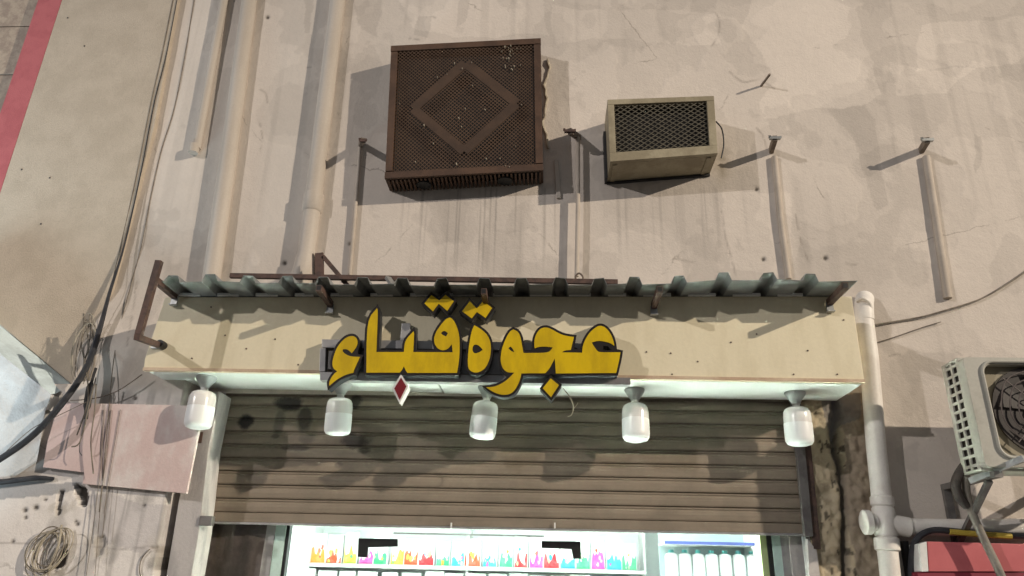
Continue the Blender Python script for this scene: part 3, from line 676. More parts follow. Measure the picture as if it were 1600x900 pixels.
ajwa = z3((350, 195), (385, 210), (410, 250), (422, 310), (432, 370), (438, 402), (650, 402), (685, 372), (695, 353), (650, 347), (600, 345), (560, 352), (538, 362), (532, 330), (535, 280), (555, 225), (590, 185), (640, 175), (690, 195), (740, 225), (800, 250), (882, 262), (855, 375), (800, 380), (775, 396)) + z4((358, 367), (360, 320), (375, 265), (420, 185), (480, 130), (525, 110), (570, 125), (610, 165), (645, 230), (660, 302), (620, 275), (570, 262), (510, 253), (447, 270), (470, 310), (500, 350), (522, 363), (717, 362), (705, 440), (677, 556), (110, 561), (106, 480), (100, 420), (60, 500)) + z3((660, 545), (630, 580), (420, 581), (415, 610), (400, 660), (360, 735), (310, 768), (240, 770), (170, 745), (112, 704), (180, 700), (250, 670), (310, 625), (358, 574), (300, 575), (260, 545), (238, 490), (238, 420), (255, 340), (290, 260), (320, 210))
ajwa_b = z3((350, 195), (385, 210), (410, 250), (422, 310), (432, 370), (438, 402), (515, 398), (530, 370), (532, 330), (535, 280), (555, 225), (590, 185), (640, 175), (690, 195), (740, 225), (800, 250), (882, 262), (862, 370)) + z4((268, 352), (350, 355), (360, 320), (375, 265), (420, 185), (480, 130), (525, 110), (570, 125), (610, 165), (645, 230), (660, 302), (664, 350), (717, 362), (705, 440), (677, 556), (110, 561), (75, 540)) + z3((640, 580), (420, 581), (415, 610), (400, 660), (360, 735), (310, 768), (240, 770), (170, 745), (112, 704), (180, 700), (250, 670), (310, 625), (345, 590), (300, 575), (260, 545), (238, 490), (238, 420), (255, 340), (290, 260), (320, 210))
ajwa_h = [z3((305, 360), (325, 345), (345, 365), (358, 395), (330, 386))]
ain_gap = [z4((556, 300), (600, 306), (636, 344), (556, 344))]
jdot = z3((678, 625), (750, 685), (680, 790), (608, 712))
sign = thing('sign_lettering', 'yellow raised Arabic channel letters with black outlines on the cream sign box', 'sign', tuple(at(740, 600, YF - .06)))
YL = YF - .125
def letter(path, body, holes=(), gaps=(), off=3.6, face=M_yellow, bm_=M_black2, nm='letter', label=None):
    bp = smooth_poly(offset_poly(smooth_poly(body, 1), off), 1)
    w = lambda pp, Y: [at(x, y, Y) for x, y in pp]
    b_ = MB(); b_.prism(w(bp, YL), (0, .008, 0), [w(g_, YL) for g_ in gaps]); b_.k = 1
    bk = smooth_poly(offset_poly(smooth_poly(body, 1), off - .5), 1)
    b_.prism([p + Vector((0, .0085, 0)) for p in w(bk, YL)], (0, .061, 0), [[p + Vector((0, .0085, 0)) for p in w(g_, YL)] for g_ in gaps])
    o = b_.build(nm, [bm_, M_return if face is not M_red else M_white], sign)
    if label: o['label'] = label
    MB().prism(w(smooth_poly(path, 2), YL - .003), (0, .0025, 0), [w(smooth_poly(h, 2, 80), YL - .003) for h in holes]).build('letter_face', face, o)
    return o
letter(hamza, hamza_b); letter(quba, quba_b, quba_h); letter(qdots, qdots, nm='letter_dots'); letter(tdots, tdots, nm='letter_dots')
letter(ta, ta, ta_h); letter(ajwa, ajwa_b, ajwa_h, ain_gap); letter(jdot, jdot, nm='letter_dot')
letter(z1((608, 650), (650, 718), (597, 825), (555, 735)), z1((608, 650), (650, 718), (597, 825), (555, 735)), off=3.0, face=M_red, bm_=M_white, nm='letter_dot', label='dark red diamond dot with a white edge')

# ------------------------------------------------------------------ corrugated awning roof
aw = thing('awning_roof', 'grey green corrugated metal awning along the top of the sign box', 'awning', tuple(at(800, 463, YF)))
ribs = [268, 327, 387, 448, 504, 566, 628, 690, 757, 815, 876, 937, 992, 1062, 1132, 1202, 1268]
def eave_y(x): return np.interp(x, [245, 330, 450, 700, 1000, 1090, 1135, 1345], [440, 440, 443, 446, 445, 441, 437, 440]) + 1.2 * math.sin(x * .05)
prof = [(246, 0)]
for x in ribs: prof += [(x - 13, 0), (x - 8, 1), (x + 7, 1), (x + 12, 0)]
prof += [(1340, 0)]
ym = YF; rows_ = []
for x, k in prof:
    p = at(x, eave_y(x), -.62); pb = at(x, 463.5, YF)
    h_ = Vector((0, 0, (.040 * k))); p = p + h_ + Vector((0, random.uniform(-.006, .006), 0))
    q_ = Vector((p.x, YF, pb.z + h_.z + .004)); s__ = (p.z - q_.z) / (p.y - q_.y)
    b_ = Vector((p.x, -.03, q_.z + s__ * .37)); rows_.append((p, q_, b_))
sh = MB(); th = Vector((0, 0, .0025))
vs_ = []
for r3 in rows_: vs_ += [*r3, *[v + th for v in r3]]
fs_ = []
for i in range(len(rows_) - 1):
    a, b_ = i * 6, (i + 1) * 6
    for j in range(2): fs_ += [(a + j, a + j + 1, b_ + j + 1, b_ + j), (a + 3 + j, b_ + 3 + j, b_ + 4 + j, a + 4 + j)]
    fs_ += [(a, b_, b_ + 3, a + 3)]
sh.add(vs_, fs_).build('corrugated_sheet', M_sheet, aw)
for i in range(len(ribs) - 1):
    x0, x1 = ribs[i] + 13, ribs[i + 1] - 14; m_ = MB()
    pz = at(x0, 460.5, YF - .02), at(x1, 460.5, YF - .02); m_.beam(pz[0], pz[1], .012, .016); m_.build('white_strip', M_white, aw)  # white strips between the ribs, below the sheet
for x, y in ((242, 437), (498, 450), (756, 455), (1031, 452), (1321, 446)):
    a = at(x, y, -.66); zz_ = a.z - .004
    b_ = Vector((a.x + .0, -.03, zz_ + .0)); MB().beam(a, Vector((a.x, -.42, zz_)), .030, .034).build('purlin', M_rust, aw)
    MB().beam(a + Vector((0, -.0015, 0)), a + Vector((0, .004, 0)), .021, .024).build('purlin_bore', M_black, aw)
    c = Vector((a.x, YF - .018, zz_ - .03)); tb_ = MB(); tb_.beam(c + Vector((0, 0, .03)), c - Vector((0, 0, .02)), .038, .01, (0, 1, 0)); tb_.beam(c + Vector((0, -.018, -.022)), c + Vector((0, .012, -.022)), .042, .006); tb_.build('clip', M_zinc, aw)
hb = thing('hanger_bracket', 'brown square tube bracket hanging at the left end of the awning', 'bracket', tuple(at(217, 525, -.67)))
MB().beam(at(249, 408, -.685), at(217, 523, -.685), .034, .03, (0, 1, 0)).build('upright', M_rust, hb)
lo_ = at(216, 528, -.685); MB().beam(lo_ + Vector((0, -.016, 0)), at(250, 540, -.415), .03, .03).build('arm', M_rust, hb)
MB().lathe([(.022, -.03), (.024, 0), (.022, .03)], at(253, 539, -.42), 'y', 14).build('end_plug', M_black, hb)
MB().beam(at(236, 543, -.405), at(256, 544, -.405), .012, .01).build('base_plate', M_zinc, hb)
sb = MB(); sb.beam(at(360, 431, -.22), at(965, 441, -.22), .026, .028); tag(sb.build('steel_bar', M_rust, origin=at(660, 436, -.22)), 'long thin brown steel bar lying above the awning roof', 'bar')
tk = thing('angle_bracket', 'rusty triangular steel bracket rising above the awning below the drain pipe bend', 'bracket', tuple(at(500, 440, -.2)))
MB().beam(at(499, 396, -.19), at(500, 452, -.19), .05, .02, (0, 1, 0)).build('upright', M_rust, tk); MB().beam(at(490, 398, -.17), at(491, 450, -.17), .01, .04, (0, 1, 0)).build('flange', M_rustlite, tk)
MB().beam(at(505, 401, -.188), at(548, 452, -.188), .026, .024, (0, 1, 0)).build('brace', M_rust, tk)
MB().tube(curve([at(903, 442, -.2), at(899, 433, -.2), at(905, 427, -.2), at(911, 434, -.2), at(907, 444, -.2)], 5), .006, 7).build('tie_wire', M_rustlite, tk).parent = None
o = bpy.data.objects['tie_wire']; o.location = tk.location; tag(o, 'small wire loop tied round the brown bar below the middle conduit', 'wire')
MB().beam(at(606, 434, -.24), at(614, 446, -.30), .035, .02).build('wood_chip', M_zinc, tk).parent = None
o = bpy.data.objects['wood_chip']; o.name = 'metal_scrap'; o.location = tk.location; tag(o, 'pale scrap of metal lying on the awning beside the brown bar', 'scrap')

# ------------------------------------------------------------------ bulbs under the fascia
hold_prof = [(.056, 0), (.058, -.006), (.055, -.016), (.047, -.028), (.034, -.046), (.026, -.058), (.024, -.066)]
neck_prof = [(.021, -.062), (.021, -.078), (.026, -.083), (.050, -.089), (.064, -.098), (.0715, -.114), (.0745, -.142), (.0745, -.176)]
diff_prof = [(.0748, -.1762), (.0755, -.20), (.0755, -.255), (.0735, -.275), (.064, -.290), (.040, -.298), (.0005, -.300)]
bl_lab = ['unlit white bulb leftmost under the sign box, in front of the white jamb', 'unlit white bulb under the hamza letter at the left end of the lettering',
          'unlit white bulb in the middle, under the yellow tail of the letter waw', 'unlit white bulb right of the lettering, in front of dark shutter slats', 'unlit white bulb rightmost under the sign box, near the right shutter rail']
proto = None
for i, (x, y) in enumerate([(322, 594), (533, 608), (762, 617), (992, 622), (1243, 622)]):
    k = (x - 224) / (1351 - 224); zu = bl.z + (br_.z - bl.z) * k + (.004 if k < jx else -.002)
    p = atz(x, y, zu)
    p = at(x, y, min(max(p.y, -.30), -.275 if i == 0 else -.18)); p.z = zu
    if proto is None:
        proto = thing('light_bulb', bl_lab[0], 'bulb', tuple(p), 'unlit bulbs under the sign box')
        MB().lathe(hold_prof, p, 'z', 28).build('lamp_holder', M_holder, proto, smooth=True)
        MB().lathe(neck_prof, p, 'z', 28).build('bulb_housing', M_bulbn, proto, smooth=True)
        MB().lathe(diff_prof, p, 'z', 28).build('bulb_diffuser', M_bulb, proto, smooth=True)
    else:
        c = proto.copy(); col.objects.link(c); c.location = p; c['label'] = bl_lab[i]; c.rotation_euler = (R(random.uniform(-5, 5)), R(random.uniform(-5, 5)), i)
        for chd in list(proto.children):
            d = chd.copy(); col.objects.link(d); d.parent = c
lw_ = MB().tube(curve([at(880, 607, -.42), at(890, 620, -.42), at(896, 635, -.40), at(893, 648, -.40), at(887, 651, -.40)]), .003, 6); lw_.tube(curve([at(895, 640, -.40), at(901, 633, -.4), at(903, 629, -.4)]), .0025, 6)
tag(lw_.build('loose_wire', M_beigewire, origin=at(890, 630, -.41)), 'loose pale wire dangling below the yellow diamond dot of the lettering', 'wire')

# ------------------------------------------------------------------ roller shutter
YSH = .03
shu = thing('roller_shutter', 'brown metal roller shutter rolled most of the way up above the lit shop door', 'shutter', tuple(at(780, 822, YSH)))
zb0 = (at(330, 806, YSH).z + at(1240, 812, YSH).z) / 2
tilt = .0
PITCHZ = .0775
sp_prof = [(0.002, 0.0), (-.010, .004), (-.0125, .012), (-.0135, .034), (-.011, .052), (-.005, .058), (-.004, .062), (-.008, .066), (-.007, .072), (.003, .0772), (.007, .079), (.0075, .090)]
xa, xb = X0 + .004, X1 - .012
smesh = None; z = zb0; k = 0
while z < ZT + .02:
    if smesh is None:
        v = []; f_ = []
        for j, (dy, dz) in enumerate(sp_prof): v += [(xa, dy, dz), (xb, dy, dz), (xa, dy + .002, dz), (xb, dy + .002, dz)]
        for j in range(len(sp_prof) - 1): a = j * 4; f_ += [(a, a + 1, a + 5, a + 4), (a + 2, a + 6, a + 7, a + 3)]
        s0 = MB().add(v, f_); so = s0.build('slat', M_slat, None, smooth=False); smesh = so.data
        so.parent = shu
    else:
        so = bpy.data.objects.new('slat', smesh); col.objects.link(so); so.parent = shu
    so.location = Vector((random.uniform(-.002, .002), YSH + random.uniform(-.0015, .0015), z)) - shu.location
    z += PITCHZ; k += 1
bb = MB(); bb.box(xa + .01, xb - .01, YSH - .016, YSH + .016, zb0 - .052, zb0 - .001); bb.build('bottom_bar', M_slat, shu, bevel=.003)
bb = MB(); bb.box(xa, xb, YSH - .02, YSH + .014, zb0 - .064, zb0 - .0525); bb.build('bottom_lip', M_alu, shu)
lug = at(318, 806, -.16); MB().box(lug.x - .02, lug.x + .05, -.162, -.12, lug.z - .05, lug.z + .0).build('lock_lug', M_slatr, shu, bevel=.003)
for x_ in (705, 867):
    p = at(x_, 822, 0.0); MB().box(p.x - .004, p.x + .004, -.004, .004, p.z - .012, p.z + .018).build('lock_pin', M_white, shu)
# guides: white jamb on the left, grey and brown rails on the right
gl = thing('door_jamb', 'dirty white painted jamb strip left of the roller shutter', 'jamb', tuple(at(300, 890, -.03)))
jl_ = [(316, 612), (344, 612), (326, 700), (318, 770), (311, 830), (298, 905), (270, 1000), (234, 1000), (259, 905), (281, 772), (297, 700)]
MB().prism([at(x, y, -.15) for x, y in jl_], (0, .17, 0)).build('jamb_board', M_jamb, gl, bevel=.004)
MB().prism([at(x, y, -.158) for x, y in ((311, 675), (317, 675), (314, 692), (308, 692))], (0, .014, 0)).build('slot_plate', M_rust, gl)
rg = thing('shutter_guide', 'grey and rusty brown guide rail at the right end of the roller shutter', 'rail', tuple(at(1260, 880, 0)))
MB().prism([at(x, y, -.036) for x, y in ((1236, 622), (1251, 622), (1271, 838), (1258, 838))], (0, .035, 0)).build('guide_rail', M_slatr, rg, bevel=.003)
MB().prism([at(x, y, -.02) for x, y in ((1252, 640), (1262, 640), (1283, 858), (1271.5, 858))], (0, .05, 0)).build('rust_strip', M_rust, rg, bevel=.003)
MB().prism([at(x, y, -.018) for x, y in ((1262, 842), (1276, 860), (1296, 1010), (1268, 1010))], (0, .05, 0)).build('white_post', M_jamb, rg)

# ------------------------------------------------------------------ shop door and goods
dr = thing('shop_door', 'glass shop door in mint green and grey frames below the shutter', 'door', (at(800, 900, .1).x, .1, 0))
YD = .11
def post(x0, x1, y0, m, nm, Y=YD, d=.05, xe=None):
    a, b_ = at(x0, y0, Y), at(x1, y0, Y); return MB().box(a.x, b_.x, Y, Y + d, .02, ZT - .02).build(nm, m, dr)
post(409, 424, 870, M_alu, 'frame_post'); post(425, 441, 870, M_mint, 'frame_post', YD + .004); post(442, 447, 870, M_black, 'gasket', YD + .01)
post(1190, 1200, 870, mat('lime_frame', (.52, .62, .30), (.46, .56, .27), 4, .4, 0), 'frame_post', YD + .02); post(1201, 1208, 870, M_black, 'gasket', YD + .008); post(1209, 1222, 870, M_mint, 'frame_post', YD); post(1222.5, 1235, 870, M_alu, 'frame_post', YD - .004); post(1236, 1256, 870, M_jamb, 'frame_post', YD - .02)
fm = MB(); a, b_ = at(318, 860, .09), at(411, 860, .09); nxx, nzz = 26, 40
for j in range(nzz + 1):
    for i in range(nxx + 1):
        u, w = i / nxx, j / nzz; fm.v.append(Vector((a.x + (b_.x - a.x) * u, .09 + .028 * (float(fbm(np.array(u * 4 + w * 1.5), np.array(w * 9.), 201)) - .5) * 2, .03 + (ZT - .06) * w)))
fm.f = [[j * (nxx + 1) + i, j * (nxx + 1) + i + 1, (j + 1) * (nxx + 1) + i + 1, (j + 1) * (nxx + 1) + i] for j in range(nzz) for i in range(nxx)]; fm.mi = [0] * len(fm.f)
fm.build('plastic_film', M_film, dr, smooth=True)
pb = at(322, 860, .07); MB().box(pb.x - .005, pb.x + .004, .055, .07, .02, ZT - .05).build('film_batten', M_yell, dr)
gs = NT('glass'); gs.b.inputs['Base Color'].default_value = (.93, .98, .96, 1); gs.b.inputs['Roughness'].default_value = .02
tb_ = gs.n('ShaderNodeBsdfTransparent'); tb_.inputs[0].default_value = (.93, .97, .96, 1); gl_ = gs.n('ShaderNodeBsdfGlossy'); gl_.inputs['Roughness'].default_value = .03
mx = gs.n('ShaderNodeMixShader'); mx.inputs[0].default_value = .05; gs.l(tb_.outputs[0], mx.inputs[1]); gs.l(gl_.outputs[0], mx.inputs[2]); gs.l(mx.outputs[0], gs.out.inputs[0])
a, b_ = at(448, 870, YD + .03), at(1189, 870, YD + .03)
MB().box(a.x, b_.x, YD + .028, YD + .034, .03, ZT - .03).build('glass_pane', gs.m, dr)
for pts in ([(560, 841), (621, 842), (621, 854), (575, 855), (573, 871), (559, 870)], [(846, 845), (907, 846), (908, 873), (896, 873), (893, 858), (846, 856)]):
    MB().prism([at(x, y, YD - .004) for x, y in pts], (0, .02, 0)).build('corner_fitting', M_black, dr, bevel=.001)

def pack_mat(name, c, c2, c3):
    s = NT(name); tc = s.n('ShaderNodeTexCoord').outputs['Object']; oi = s.n('ShaderNodeObjectInfo').outputs['Random']
    off = s.n('ShaderNodeVectorMath', operation='ADD'); s.l(tc, off.inputs[0]); cb_ = s.n('ShaderNodeCombineXYZ'); s.l(s.math('MULTIPLY', oi, 37.0), cb_.inputs[0]); s.l(s.math('MULTIPLY', oi, 91.0), cb_.inputs[2]); s.l(cb_.outputs[0], off.inputs[1])
    mp = s.n('ShaderNodeMapping'); mp.inputs['Scale'].default_value = (1.0, 1.0, .35); s.l(off.outputs[0], mp.inputs[0])
    n1 = s.n('ShaderNodeTexNoise', Scale=20.0, Detail=1.0); s.l(mp.outputs[0], n1.inputs['Vector'])
    sep = s.n('ShaderNodeSeparateXYZ'); s.l(tc, sep.inputs[0])
    f = s.ramp(s.math('ADD', sep.outputs[2], s.math('MULTIPLY', s.math('SUBTRACT', n1.outputs[0], .5), .38)), .13, .09)
    n2 = s.n('ShaderNodeTexNoise', Scale=24.0, Detail=1.0); s.l(off.outputs[0], n2.inputs['Vector'])
    s.l(s.mix(f, c, s.mix(s.ramp(n2.outputs[0], .46, .56), c2, c3)), s.b.inputs['Base Color']); s.b.inputs['Roughness'].default_value = .5
    return s.m
PKC = [((.80, .10, .03), (.9, .45, .04)), ((.72, .03, .04), (.9, .5, .25)), ((.60, .68, .06), (.85, .72, .08)), ((.04, .42, .70), (.45, .72, .85)), ((.06, .50, .22), (.5, .78, .35)), ((.78, .08, .42), (.9, .5, .68)), ((.88, .36, .05), (.8, .1, .05))]
fade = lambda c, t: tuple(v * (1 - t) + .84 * t for v in c)
PK1 = [mat('print_colour', fade(a_, .0), fade(a_, .10), 20, .4, 0) for a_, b_ in PKC]; PK2 = [mat('print_accent', fade(b_, .05), fade(b_, .2), 20, .4, 0) for a_, b_ in PKC]
M_pack = mat('white_packet', (.86, .86, .85), (.82, .82, .81), 8, .35, .1, 30, fine=.03)
def shelf_unit(label, x0, x1, y, ztops, depth, nper, cats, glab):
    t = thing('shop_shelf', label, 'shelf', ((x0 + x1) / 2, y, 0))
    MB().box(x0, x1, y + depth, y + depth + .02, 0, 2.5).build('back_panel', M_room, t)
    for zt in ztops: MB().box(x0, x1, y, y + depth - .001, zt - .03, zt).build('shelf_board', M_white, t)
    for xx in np.linspace(x0, x1 - .02, 3): MB().box(xx, xx + .02, y + .02, y + depth - .002, 0, 2.3).build('upright', M_white, t)
    return t
yb_ = 2.75
zsh = at(760, 886, yb_).z; zlo = zsh - .31
xs0, xs1 = at(455, 880, yb_).x, at(1010, 880, yb_).x
shelf_unit('white wall shelf full of colourful packets at the back of the bright shop', xs0, xs1, yb_, (zlo, zsh), .35, 12, None, None)
names = ['red and orange', 'deep red', 'lime and yellow', 'blue', 'green', 'pink', 'orange']
ORD = ['first', 'second', 'third', 'fourth', 'fifth', 'sixth', 'seventh', 'eighth', 'ninth', 'tenth', 'eleventh', 'twelfth', 'thirteenth', 'fourteenth', 'fifteenth', 'sixteenth', 'seventeenth', 'eighteenth', 'nineteenth', 'twentieth', 'twenty-first', 'twenty-second']
UP = [0, 6, 0, 2, 5, 4, 2, 0, 1, 4, 3, 0, 3, 4, 1, 5, 1, 3, 4, 5, 3, 4]; LO = [2, 6, 6, 2, 2, 1, 1, 0, 1, 5, 1, 2, 4, 3, 3, 4]
def packet(x, z, k, w, h_, y0, label, group):
    b_ = MB(); b_.add([(-w, 0, 0), (w, 0, 0), (w * .93, .015, h_), (-w * .93, .015, h_), (-w, .10, 0), (w, .10, 0), (w * .93, .06, h_), (-w * .93, .06, h_)], [(0, 1, 2, 3), (7, 6, 5, 4), (0, 4, 5, 1), (1, 5, 6, 2), (2, 6, 7, 3), (3, 7, 4, 0)])
    o = b_.build('packet', M_pack, bevel=.006); o.location = (x, y0, z); o.rotation_euler = (0, 0, random.uniform(-.12, .12))
    def face(px_, pz_, e=0): return Vector((px_, -.002 - e + .015 * pz_ / h_, pz_))
    tops = [random.uniform(.12, .62) * h_ for _ in range(9)]; ph = [(-w * .9 + 1.8 * w * q / 8, tops[q]) for q in range(9)]
    outl = smooth_poly([(-w * .9, .004), (w * .9, .004)] + ph[::-1], 2, 20)
    def child(mb_, nm_, m_):
        c_ = mb_.build(nm_, m_); c_.parent = o
    child(MB().prism([face(*p_) for p_ in outl], (0, .002, 0)), 'print_panel', PK1[k])
    for q in range(4):
        ex, ez, er = random.uniform(-.6, .6) * w, random.uniform(.08, .6) * h_, random.uniform(.10, .24) * w; r8 = [random.uniform(.6, 1.3) for _ in range(8)]
        child(MB().prism([face(ex + er * r8[v] * math.cos(v * .785), ez + er * 1.6 * r8[v] * math.sin(v * .785), .002 + .0012 * q) for v in range(8)], (0, .001, 0)), 'print_spot', (PK2[k], M_pack, PK2[k], PK1[(k + 2) % 7])[q])
    tag(o, label, 'packet', group)
for i, k in enumerate(UP): packet(at(470 + 24.5 * i + random.uniform(-3, 3), 886, yb_ + .03).x, zsh + .001, k, random.uniform(.062, .078), random.uniform(.20, .28), yb_ + .03, '%s printed white packet, %s from the left on the upper back shelf' % (names[k], ORD[i]), 'packets on the upper back shelf')
for i, k in enumerate(LO): packet(at(478 + 33 * i + random.uniform(-3, 3), 900, yb_ + .03).x, zlo + .001, k, random.uniform(.075, .095), random.uniform(.245, .27), yb_ + .02, '%s printed packet, %s from the left on the lower back shelf' % (names[k], ORD[i]), 'packets on the lower back shelf')
cr = MB(); cr.beam(at(615, 833, 1.2), at(850, 838, 1.2), .012, .012); tag(cr.build('curtain_rail', M_alu, origin=at(730, 835, 1.2)), 'thin grey rail across the top of the bright shop interior', 'rail')
# right: white cabinet with upright white bottles
yc = 1.9
xc0, xc1 = at(1040, 870, yc).x, at(1192, 870, yc).x
cabt = thing('bottle_rack', 'white rack of upright bottles with a blue label strip at the right of the shop', 'rack', ((xc0 + xc1) / 2, yc, 0))
z1_ = at(1110, 849, yc).z; z0_ = at(1110, 915, yc).z
MB().box(xc0, xc1, yc, yc + .02, z1_ - .01, z1_ + .012).build('label_strip', mat('blue_strip', (.10, .13, .42), (.09, .11, .38), 3, .4, 0), cabt)
MB().box(xc0, xc1, yc + .021, yc + .34, z1_ - .012, z1_ + .01).build('shelf_board', M_white, cabt); MB().box(xc0, xc1, yc, yc + .34, z0_ - .03, z0_).build('shelf_board', M_white, cabt); MB().box(xc0, xc1, yc + .34, yc + .36, 0, 2.4).build('back_panel', mat('teal_panel', (.50, .60, .61), (.46, .56, .57), 3, .5, 0), cabt)
M_bcap = mat('bottle_cap', (.10, .40, .38), (.09, .36, .34), 3, .4, 0); M_bw = mat('white_bottle', (.80, .82, .82), (.78, .80, .80), 3, .3, 0)
for i in range(7):
    x = xc0 + .06 + (xc1 - xc0 - .12) * i / 6
    t = thing('bottle', 'tall white bottle with a green cap, %s from the left in the white rack' % ORD[i], 'bottle', (x, yc + .1, z0_ + .001), 'white bottles in the rack')
    H = (z1_ - z0_) * .80
    MB().lathe([(.050, 0), (.052, .01), (.052, H * .84), (.044, H * .92), (.020, H * .95), (.020, H * .96)], t.location, 'z', 16).build('bottle_body', M_bw, t, smooth=True)
    MB().lathe([(.022, H * .96), (.022, H * 1.03), (.018, H * 1.05)], t.location, 'z', 14).build('cap', M_bcap, t, smooth=True)

# ------------------------------------------------------------------ left: pink board, cables, coils
pbd = MB().prism([at(x, y, -.222) for x, y in ((92, 629), (318, 634), (291, 771), (129, 756), (131, 738), (67, 730), (74, 690))], (0, .022, 0))
tag(pbd.build('pink_panel', M_pink, origin=at(200, 700, -.222), bevel=.002), 'stained pinkish board fixed to the wall left of the shop front', 'panel')
def cable(name, label, pts, r, m, cat='cable', group=None, k=6):
    c = [at(x, y, Y) for x, y, Y in pts]; b_ = MB()
    rr = r if not isinstance(r, (list, tuple)) else [float(v) for v in np.interp(np.linspace(0, 1, (len(pts) - 1) * k + 1), np.linspace(0, 1, len(r)), r)]
    b_.tube(curve(c, k), rr, 8)
    return tag(b_.build(name, m, smooth=True, origin=c[len(c) // 2]), label, cat, group)
cable('black_cable', 'thick black cable running down the pier edge and bending away to the lower left', [(282, -30, -.044), (261, 80, -.044), (241, 160, -.044), (220, 270, -.045), (195, 380, -.052), (172, 455, -.10), (154, 520, -.20), (132, 580, -.28), (85, 645, -.33), (40, 690, -.32), (-20, 730, -.30)], [.003, .003, .0035, .005, .010, .017, .018, .018, .018], M_cable)
cable('thin_cable', 'thin grey cable beside the thick black one along the pier edge', [(276, -30, -.043), (254, 80, -.043), (236, 160, -.043), (212, 280, -.043), (187, 390, -.043), (168, 470, -.09), (150, 545, -.20), (130, 600, -.24)], .0022, M_wire)
cable('wall_wire', 'thin dirty wire running down the wall right of the pier', [(308, -30, -.004), (290, 80, -.004), (272, 170, -.004), (252, 235, -.004), (235, 310, -.004), (222, 380, -.004), (206, 440, -.004), (190, 500, -.09), (178, 560, -.195), (170, 640, -.227), (163, 720, -.227), (155, 800, -.204)], .0028, M_wire)
lp = thing('wire_coil', 'hanging loops of old grey wire on the pier beside the black cable', 'wire coil', tuple(at(133, 545, -.18)))
for i in range(7):
    cx, cy, rx, ry = 137 + random.uniform(-9, 9), 545 + random.uniform(-6, 6), random.uniform(8, 21), random.uniform(36, 54)
    pts = [at(cx + rx * math.cos(t_) + (cy - (cy + ry * math.sin(t_))) * .17, cy + ry * math.sin(t_) + random.uniform(-2, 2), -.17 - .006 * i) for t_ in np.linspace(0, 2 * math.pi, 15)]
    MB().tube(curve(pts, 3), random.choice((.0015, .002, .0025)), 6, caps=False).build('wire_loop', random.choice((M_wire, M_beigewire, M_rustlite)), lp, smooth=True)
for i in range(4):
    x = 131 + 4 * i; MB().tube(curve([at(x + random.uniform(-4, 4), y, -.19) for y in (490, 515, 540, 565, 595)], 4), .004, 6).build('wire_strand', M_wire, lp, smooth=True)
hw = thing('loose_wires', 'tangle of thin dark wires hanging below the bend of the black cable', 'wires', tuple(at(140, 640, -.1)))
W_ = [[(150, 590), (138, 640), (125, 690), (112, 698)], [(145, 600), (132, 660), (124, 700), (128, 712)], [(150, 600), (148, 640), (142, 690), (146, 740)],
      [(222, 585), (185, 610), (150, 622), (110, 626)], [(135, 628), (90, 650), (50, 670), (10, 705)], [(132, 560), (138, 610), (134, 640), (120, 680)], [(188, 640), (178, 700), (168, 760), (160, 840)], [(174, 640), (165, 720), (156, 800), (148, 905)], [(162, 640), (158, 720), (150, 790), (134, 905)]]
for i, w in enumerate(W_): MB().tube(curve([at(x, y, -.30 + .02 * (i % 4) if i < 6 else -.227) for x, y in w], 6), random.choice((.002, .003, .004)) if i < 6 else .0018, 6).build('wire', random.choice((M_wire, M_wire, M_rustlite, M_cable)) if i < 6 else M_wire, hw, smooth=True)
blob = MB(); blob.tube(curve([at(150, 575, -.26), at(141, 605, -.26), at(136, 635, -.25), at(134, 655, -.24)], 4), [.008] * 4 + [.020] * 5 + [.012] * 4, 8); blob.build('taped_joint', M_dark, hw, smooth=True)
c2 = thing('wire_coil', 'coil of beige cable hanging on the lower left wall over a hole', 'wire coil', tuple(at(75, 860, -.20)))
for i in range(9):
    cx, cy, rx, ry = 74 + random.uniform(-9, 10), 857 + random.uniform(-8, 8), random.uniform(12, 36), random.uniform(26, 42); ph = random.uniform(-.4, .4)
    pts = [at(cx + rx * math.cos(t_) - ry * math.sin(t_) * .35, cy + ry * math.sin(t_) * .9 + rx * math.cos(t_) * ph, -.205 - .005 * i) for t_ in np.linspace(0, 2 * math.pi, 17)]
    MB().tube(curve(pts, 3), .0032, 6, caps=False).build('wire_loop', random.choice((M_beigewire, M_beigewire, M_wire)), c2, smooth=True)
MB().tube(curve([at(96, 820, -.24), at(92, 850, -.24), at(80, 880, -.23), at(75, 905, -.22)], 5), .006, 7).build('cable_tail', M_beigewire, c2, smooth=True)
cable('black_cable', 'short black cable end lying along the wall at the left edge under the pier', [(-30, 757, -.212), (20, 751, -.212), (55, 747, -.212), (84, 748, -.20)], [.016, .016, .015, .009], M_cable)
cable('black_cable', 'loop of thin wire on the lower left wall near the jamb', [(234, 858, -.198), (222, 872, -.198), (218, 890, -.198), (222, 910, -.198)], .003, M_wire)

